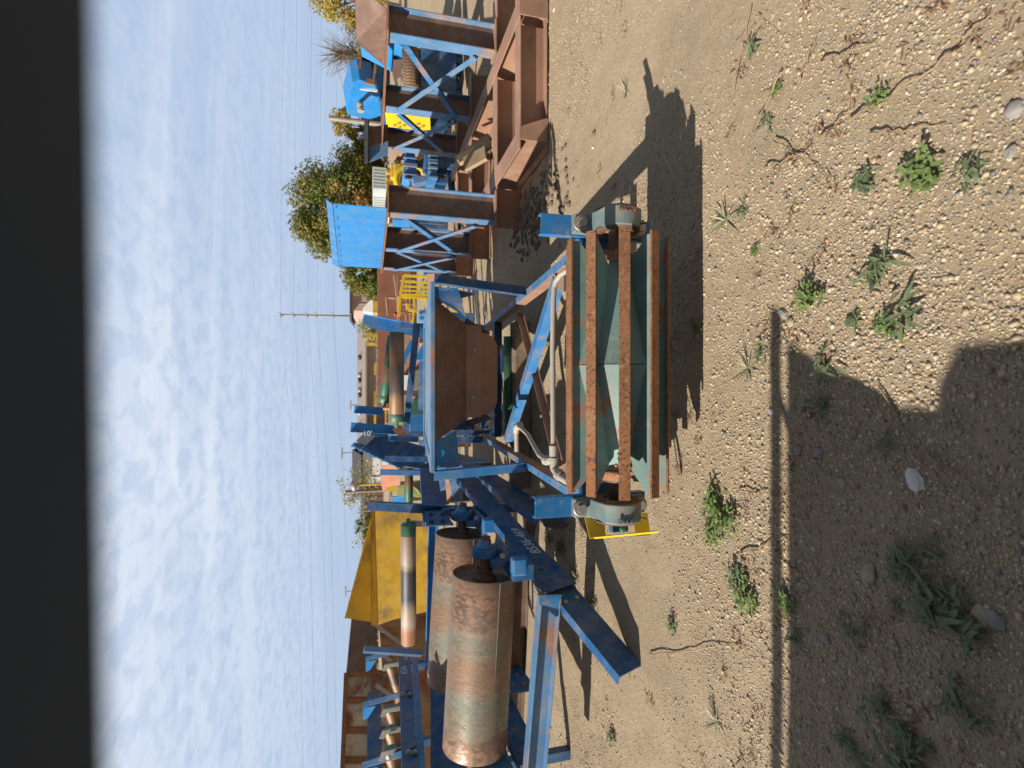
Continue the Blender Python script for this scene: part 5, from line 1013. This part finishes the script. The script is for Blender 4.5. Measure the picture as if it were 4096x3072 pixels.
WEEDS = [('rosette', 3560, 1070, 1.3, 'on open gravel below the winged pulley'), ('rosette', 3500, 1110, .8, 'just left of the largest open-ground rosette'), ('rosette', 3640, 1255, 1.5, 'right at the tip of the rounded shadow'), ('leafy', 3570, 1310, .7, 'at the rim of the rounded shadow'),
    ('rosette', 3430, 1290, .7, 'a hand above the rounded shadow'), ('leafy', 2870, 2010, 1.3, 'between the yellow guard and the straight shadow edge'), ('leafy', 2920, 2090, 1.4, 'middle of the green patch left of the pulley shadow'), ('leafy', 2860, 2140, 1.0, 'lower part of the green patch left of the pulley'), ('leafy', 2990, 2380, 1.4, 'left end of the green patches above the shadow edge'), ('leafyd', 2960, 2300, 1.0, 'darker clump between two bright patches'),
    ('rosette', 3650, 2270, 1.4, 'upper plant of the shaded group'), ('rosette', 3720, 2200, 1.0, 'beside the upper plant of the shaded group'), ('rosette', 3700, 2360, 1.6, 'centre of the shaded plant group'), ('rosette', 3790, 2440, 1.6, 'in the shade near the pair of stones'), ('rosette', 3900, 2530, 1.4, 'lowest plant of the shaded group'), ('rosette', 3830, 2400, 1.2, 'right hand plant of the shaded group'), ('rosette', 3600, 2420, .8, 'left of the shaded plant group'),
    ('rosette', 3420, 2520, 1.0, 'small one in the shade by the light band'), ('rosette', 3540, 2850, 1.3, 'in the deep shade toward the lower left'), ('rosette', 3600, 3010, 1.7, 'at the left edge in the shade'), ('rosette', 3450, 3040, 1.2, 'left of the edge plant in the shade'), ('rosette', 3880, 2810, 1.5, 'in the bottom left corner shade'), ('rosette', 3640, 2960, 1.3, 'close to the left edge, half hidden'), ('rosette', 3380, 2950, 1.0, 'by the inner side of the shadow band'),
    ('spiky', 2910, 880, 1.3, 'right of the pulley shadow edge'), ('rosette', 3020, 190, 1.2, 'among dry stems at the right side'), ('rosette', 3060, 490, .9, 'beside a dry stem at the right'), ('leafy', 3110, 355, .5, 'tiny one between the right stems'), ('leafy', 3530, 380, .7, 'near the long dark stem'), ('leafy', 3700, 690, 1.1, 'on the open ground at the lower right'), ('rosette', 3900, 700, 1.0, 'far lower right corner of the open ground'), ('rosette', 3480, 730, 1.0, 'right of the open ground middle'),
    ('leafy', 3250, 1185, 1.1, 'yellowish one above the shadow corner'), ('leafy', 2790, 1305, .8, 'on the corner of the pulley shadow'), ('rosette', 3060, 1420, 1.0, 'just above the straight shadow edge'), ('rosette', 3330, 1470, 1.2, 'inside the corner of the straight shadow'), ('rosette', 3300, 1630, 1.0, 'in the shade under the shadow corner'), ('leafyd', 2560, 1030, .8, 'in the pulley shadow near the right bearing'),
    ('spiky', 2500, 370, 1.0, 'at the tip of the pulley shadow'), ('leafyd', 2250, 2200, 1.5, 'in the shade below the long blue rail'), ('leafyd', 2200, 2150, 1.2, 'behind the long blue rail foot'), ('leafyd', 2380, 2420, 1.2, 'along the shaded foot of the blue leg'), ('leafyd', 2300, 2300, 1.3, 'right under the chalk number'), ('spiky', 2790, 1010, .8, 'by the long pulley shadow'), ('leafy', 3020, 1000, .5, 'tiny one right of the pulley shadow'),
    ('rosette', 2980, 840, .8, 'beside the pale spiky plant'), ('spiky', 3000, 1480, 1.0, 'above the middle of the straight shadow'), ('leafy', 3150, 2400, .9, 'right on the shadow band'), ('rosette', 3180, 2540, .9, 'on the light band in the shade'), ('leafyd', 2450, 2950, .9, 'far left on the sunny gravel'), ('spiky', 2870, 2880, 1.0, 'left edge on the sunny gravel'), ('leafyd', 2700, 2500, .8, 'beside the end of the blue leg'), ('rosette', 3560, 1780, .9, 'between the white rock and the shadow edge')]
for i, (k, x, y, s_, w_) in enumerate(WEEDS):
    p = G(x, y, 0); o = bpy.data.objects.new(KN[k][0], WS[k][(i * 5 + 2) % 9]); COL.link(o); o.location = (p.x, p.y, gz(p.x, p.y)); o.rotation_euler = (0, 0, i * 2.4); q = s_ * (.56 if 'leafy' in k else .72); o.scale = (q, q, q)
    tag(o, KN[k][1] + ' ' + w_, 'weed', 'weeds scattered over the gravel')
r = random.Random(21); tufts = []
tm = MB()
for i in range(240):
    th = r.uniform(-.8, .8); rr_ = 1.1 + 4.2 * r.random() ** 1.2; x, y = rr_ * math.sin(th), rr_ * math.cos(th)
    if noise.noise(V((x * 1.3, y * 1.3, 7))) < -.05: continue
    for k in range(r.randrange(8, 22)): leaf(tm, (x + r.gauss(0, .025), y + r.gauss(0, .025), gz(x, y)), r.uniform(0, 6.28), r.uniform(.1, 1.0), r.uniform(.012, .04), r.uniform(.0015, .004), r, bend=.5)
tm.v = tm.v; half = len(tm.f)
tag(tm.build('ground_cover', LRED, recalc=False), 'tiny reddish and olive seedlings and dry bits between the stones', 'ground cover', kind='stuff')
STEMS = [((3010, 20), (2930, 400)), ((3130, 290), (2990, 560)), ((3280, 255), (3500, 175)), ((3400, 480), (3750, 260)), ((3750, 260), (3960, 60)), ((3480, 540), (3780, 495)), ((3060, 680), (3230, 600)), ((3280, 560), (3400, 440)), ((3520, 1520), (3700, 1880)), ((3700, 1800), (3990, 2010)), ((2960, 2220), (3180, 2135)), ((3430, 2480), (3620, 2440)), ((2600, 2620), (2950, 2580)), ((3200, 330), (3260, 160)), ((3100, 560), (3300, 700)), ((2960, 1960), (3110, 1985))]
for i, (a, b_) in enumerate(STEMS):
    rr_ = random.Random(i); p, q = G(a[0], a[1], .01), G(b_[0], b_[1], .012); n_ = 12; m = MB(); sdv = (q - p).cross(V((0, 0, 1))).normalized()
    pts = [p + (q - p) * (k / n_) + sdv * rr_.gauss(0, .0035) + V((0, 0, .004 + .006 * math.sin(k))) for k in range(n_ + 1)]
    m.tube(pts, [.004 - .0026 * k / n_ for k in range(n_ + 1)], 6); mid = pts[3]; m.tube([mid, mid + sdv * .05 + (q - p).normalized() * .06 + V((0, 0, .02))], [.002, .001], 5)
    tag(m.build('dry_stem', STEM), ['long', 'thin', 'bent', 'dark', 'pale'][i % 5] + ' dry plant stem lying on the gravel ' + ['at the right edge', 'right of the pale rosette', 'alone on open ground', 'in the long dark line of debris', 'at the bottom right corner', 'beside the debris line', 'near the pulley shadow', 'above the debris line', 'inside the rounded shadow', 'beside the white rock', 'touching the straight shadow edge', 'left of the shaded weeds', 'beyond the blue leg', 'close to the right edge', 'below the right rosette', 'by the green patch'][i], 'dry stem', 'dry stems on the gravel')
def rock(x, y, s_, col, lab, name='stone', seed=1, flat=.5):
    rr_ = random.Random(seed); bm = bmesh.new(); bmesh.ops.create_icosphere(bm, subdivisions=3, radius=1)
    for v in bm.verts:
        n_ = noise.noise(v.co * 1.3 + V((seed, 0, 0))) * .35 + noise.noise(v.co * 3.5 + V((0, seed, 0))) * .12; v.co *= 1 + n_; v.co.x *= s_[0]; v.co.y *= s_[1]; v.co.z *= min(s_) * flat
    me = bpy.data.meshes.new(name); bm.to_mesh(me); bm.free(); o = bpy.data.objects.new(name, me); COL.link(o); p = G(x, y, 0); o.location = (p.x, p.y, gz(p.x, p.y) + .004); o.rotation_euler = (0, 0, rr_.uniform(0, 3))
    me.materials.append(col); me.polygons.foreach_set('use_smooth', [seed % 2 == 0] * len(me.polygons)); tag(o, lab, 'stone', 'larger stones on the gravel')
ST1 = metalmat('grey_stone', (.25, .24, .22), .85, .2, [], bst=.5, dust=.2); ST2 = metalmat('white_stone', (.62, .60, .56), .85, .12, [], bst=.5, dust=.1); ST3 = metalmat('tan_stone', (.36, .29, .20), .85, .2, [], bst=.5, dust=.2)
for i, (x, y, sx, sy, c_, lab) in enumerate(((3672, 1922, .062, .04, ST2, 'jagged white rock in the rounded shadow'), (3480, 2290, .06, .045, ST3, 'flat tan stone left of the shaded weeds'), (3930, 2460, .05, .04, ST3, 'first brown stone below the shaded weeds'), (3985, 2480, .045, .04, ST1, 'second brown stone below the shaded weeds'), (3280, 1810, .04, .03, ST1, 'dark slate stone inside the straight shadow'), (3200, 1800, .035, .03, ST1, 'grey slate stone by the straight shadow edge'),
        (3090, 1645, .026, .02, ST2, 'small white stone on the straight shadow edge'), (4070, 440, .036, .036, ST1, 'large pale grey stone at the bottom right'), (4060, 610, .022, .03, ST1, 'grey oval stone near the large pale one'), (2775, 905, .03, .022, ST1, 'oval stone in the pulley shadow near its edge'), (2730, 290, .024, .018, ST1, 'pale stone above the pulley shadow tip'), (3300, 2550, .04, .03, ST1, 'bluish stone in the shade by the band'), (3140, 1255, .045, .03, ST1, 'flat grey stone above the shadow corner'), (3170, 1290, .03, .03, ST3, 'brown stone beside the flat grey one'), (2660, 320, .025, .02, ST3, 'tan stone in the tip of the pulley shadow'), (2370, 590, .03, .02, ST2, 'pale stone between the two right hand shadows'), (2215, 40, .035, .025, ST2, 'pale pebble by the corner of the right stand'), (3380, 1930, .03, .03, ST3, 'warm brown stone in the shade left of the rock'), (2945, 2440, .03, .02, ST3, 'tan pebble beyond the green patches'), (2900, 1740, .03, .02, ST1, 'dark pebble on sunny ground above the shadow'))):
    rock(x, y, (sx * .62, sy * .62), c_, lab, seed=i + 1)
wc = MB(); wc.plate([G(3500, 2050, .004), G(3590, 2075, .004), G(3620, 2200, .004), G(3560, 2190, .004)], .004); tag(wc.build('wood_chip', WOODD), 'flat weathered wood splinter left of the white rock', 'wood chip')
# clods of dug soil at the stand base
cm = MB(); r = random.Random(3)
for i in range(420):
    x, y = r.gauss(1.78, .17), r.gauss(5.35, .42); s_ = r.uniform(.008, .035); p = V((x, y, gz(x, y)))
    cm.lathe(p - V((0, 0, s_ * .3)), (r.gauss(0, .4), r.gauss(0, .4), 1), [(0, s_ * .6), (s_ * .5, s_), (s_, s_ * .7), (s_ * 1.2, 0)], 6, False)
tag(cm.build('soil_clods', metalmat('damp_soil', (.16, .12, .08), .95, .3, [], bst=.9, bs=60, dust=0)), 'heap of dark dug soil clods along the base of the right stand', 'soil', kind='stuff')

# ------------------------------------------------------------------ made-up things around the camera: dark slab, cart, van shaped for its shadow
rf = thing('lens_band_slab', 'dark out-of-focus slab, made up for the dark band across the top of the view', 'cab roof', (0, -.6, 1.8))  # slab added close over the lens for the blurred dark band
m = MB(); zr = 1.7 + .0514 + .0095 
zr -= .0118
m.add([(-1.2, .12, zr - .018), (1.0, .12, zr + .015), (1.0, -1.6, zr + .015), (-1.2, -1.6, zr - .018), (-1.2, .12, zr + .05), (1.0, .12, zr + .083), (1.0, -1.6, zr + .083), (-1.2, -1.6, zr + .05)], [(0, 1, 2, 3), (4, 7, 6, 5), (0, 4, 5, 1), (1, 5, 6, 2), (2, 6, 7, 3), (3, 7, 4, 0)])
m.build('band_panel', SHADE, rf, .003)
m = MB()
for x in (-1.1, .9): m.sweep((x, -1.5, 0.5), (x, -1.5, zr), pR(.06, .06), up=(0, 1, 0))
m.build('slab_post', BLACK, rf)
m = MB(); m.plate([P(-260, 1750, .118), P(60, 2260, .118), P(200, 2700, .118), P(330, 3100, .118), P(330, 3500, .118), P(-260, 3500, .118)], .004, True); m.build('band_corner_plate', BLACK, rf)  # black plate added where that band is darker
cb = thing('made_up_cart', 'made-up dark open cart under the camera, unseen just outside the frame', 'cart', (0, -.8, 0))  # unseen cart, invented to go under the slab
m = MB(); m.box((-.1, -.85, .45), (2.1, 1.1, .35)); m.build('body', ROOFD, cb, .04); m = MB()
for x in (-.8, .6):
    for y in (-.35, -1.35): m.lathe((x, y - .1, .27), (0, 1, 0), [(0, 0), (0, .27), (.2, .27), (.2, 0)], 20)
m.build('wheel', BLACK, cb)
vn = thing('shadow_van', 'made-up unseen white van left of the frame, shaped to cast the near shadow', 'van', (-5, 0, 0))  # unseen van, made up for the shadow on the near gravel
m = MB(); prof_ = [(-1.32, .35), (-1.32, .90), (-1.76, 1.28), (-2.07, 1.53), (-2.40, 1.82), (-6.6, 1.86), (-6.75, 1.7), (-6.75, .35)]  # outline shaped for the slanted edge of the cast shadow
m.plate([(x, .96, z) for x, z in prof_], .04, True); m.build('side_panel', WHITE, vn, .004)
m = MB(); m.plate([(x - .17 - (.25 if z > 1.6 else 0), -.9, z - (.02 if z > 1.6 else 0)) for x, z in prof_], 1.85, True); m.build('body', WHITE, vn, .03)
m = MB(); m.lathe((-2.70, -.8, 1.49), (0, 1, 0), [(0, 0), (0, .36), (.05, .41), (1.12, .41), (1.18, .36), (1.18, 0)], 40); m.build('shadow_bulge', WHITE, vn)  # rounded bulge added for the curved shadow edge
m = MB(); m.tube([(-6.5, 1.03, 1.90), (-2.40, 1.03, 1.90)], .032, 8)
for x in (-6.3, -4.5, -2.7): m.tube([(x, 1.0, 1.76), (x, 1.03, 1.9)], .02, 8)
m.build('roof_rail', BLACK, vn); m = MB(); m.lathe((-1.50, .78, .72), (0, -1, 0), [(0, 0), (0, .22), (.06, .30), (.5, .30), (.56, .22), (.56, 0)], 24); m.build('shadow_bump', WHITE, vn); m = MB()
for x in (-3.2, -5.9):
    for y in (.78, -.8): m.lathe((x, y, .34), (0, 1, 0), [(0, 0), (0, .34), (.2, .34), (.2, 0)], 24)
m.build('wheel', BLACK, vn)
# every separate piece of a repeated part becomes a part of its own
SPLIT = {'bolt', 'shaft', 'clip', 'end_plate', 'roller_shell', 'end_cap', 'leg', 'support', 'support_leg', 'foot', 'wheel', 'slab_post', 'bolt_hole', 'round_hole', 'cylinder_pot', 'insulator_arm', 'gusset_plate', 'skirt_clamp',
         'diagonal_strut', 'upright', 'cross_bar', 'window', 'window_frame', 'seal_ring', 'hopper_wall', 'side_plate', 'knob', 'pipework', 'pipe_rack', 'elbow', 'wall_rib'}
def split_islands(o):
    me = o.data; n = len(me.vertices); par = list(range(n))
    def find(a):
        while par[a] != a: par[a] = par[par[a]]; a = par[a]
        return a
    for e in me.edges:
        a, b = find(e.vertices[0]), find(e.vertices[1])
        if a != b: par[a] = b
    isl = {}
    for i in range(n): isl.setdefault(find(i), []).append(i)
    co = [v.co for v in me.vertices]; boxes = []
    for k, vs in isl.items():
        lo = V([min(co[i][j] for i in vs) for j in range(3)]); hi = V([max(co[i][j] for i in vs) for j in range(3)]); boxes.append([lo, hi, set(vs)])
    ch = True
    while ch:
        ch = False
        for i in range(len(boxes)):
            for j in range(i + 1, len(boxes)):
                a, b = boxes[i], boxes[j]
                if all(a[0][k] - .003 <= b[1][k] and b[0][k] - .003 <= a[1][k] for k in range(3)):
                    boxes[i] = [V([min(a[0][k], b[0][k]) for k in range(3)]), V([max(a[1][k], b[1][k]) for k in range(3)]), a[2] | b[2]]; del boxes[j]; ch = True; break
            if ch: break
    if len(boxes) < 2 or len(boxes) > 60: return
    nm = o.name.split('.')[0]
    for bx_ in boxes:
        vs = sorted(bx_[2]); idx = {v: i for i, v in enumerate(vs)}; fs = [p for p in me.polygons if p.vertices[0] in idx]
        m2 = bpy.data.meshes.new(nm); m2.from_pydata([tuple(co[v]) for v in vs], [], [tuple(idx[v] for v in p.vertices) for p in fs]); m2.polygons.foreach_set('use_smooth', [p.use_smooth for p in fs])
        if me.materials: m2.materials.append(me.materials[0])
        c = o.copy(); c.data = m2; COL.link(c)
    bpy.data.objects.remove(o)
for o in [o for o in list(bpy.data.objects) if o.type == 'MESH' and o.parent and not o.children and o.name.split('.')[0] in SPLIT and len(o.data.vertices) < 4000]: split_islands(o)
print('faces', sum(len(o.data.polygons) for o in bpy.data.objects if o.type == 'MESH'))
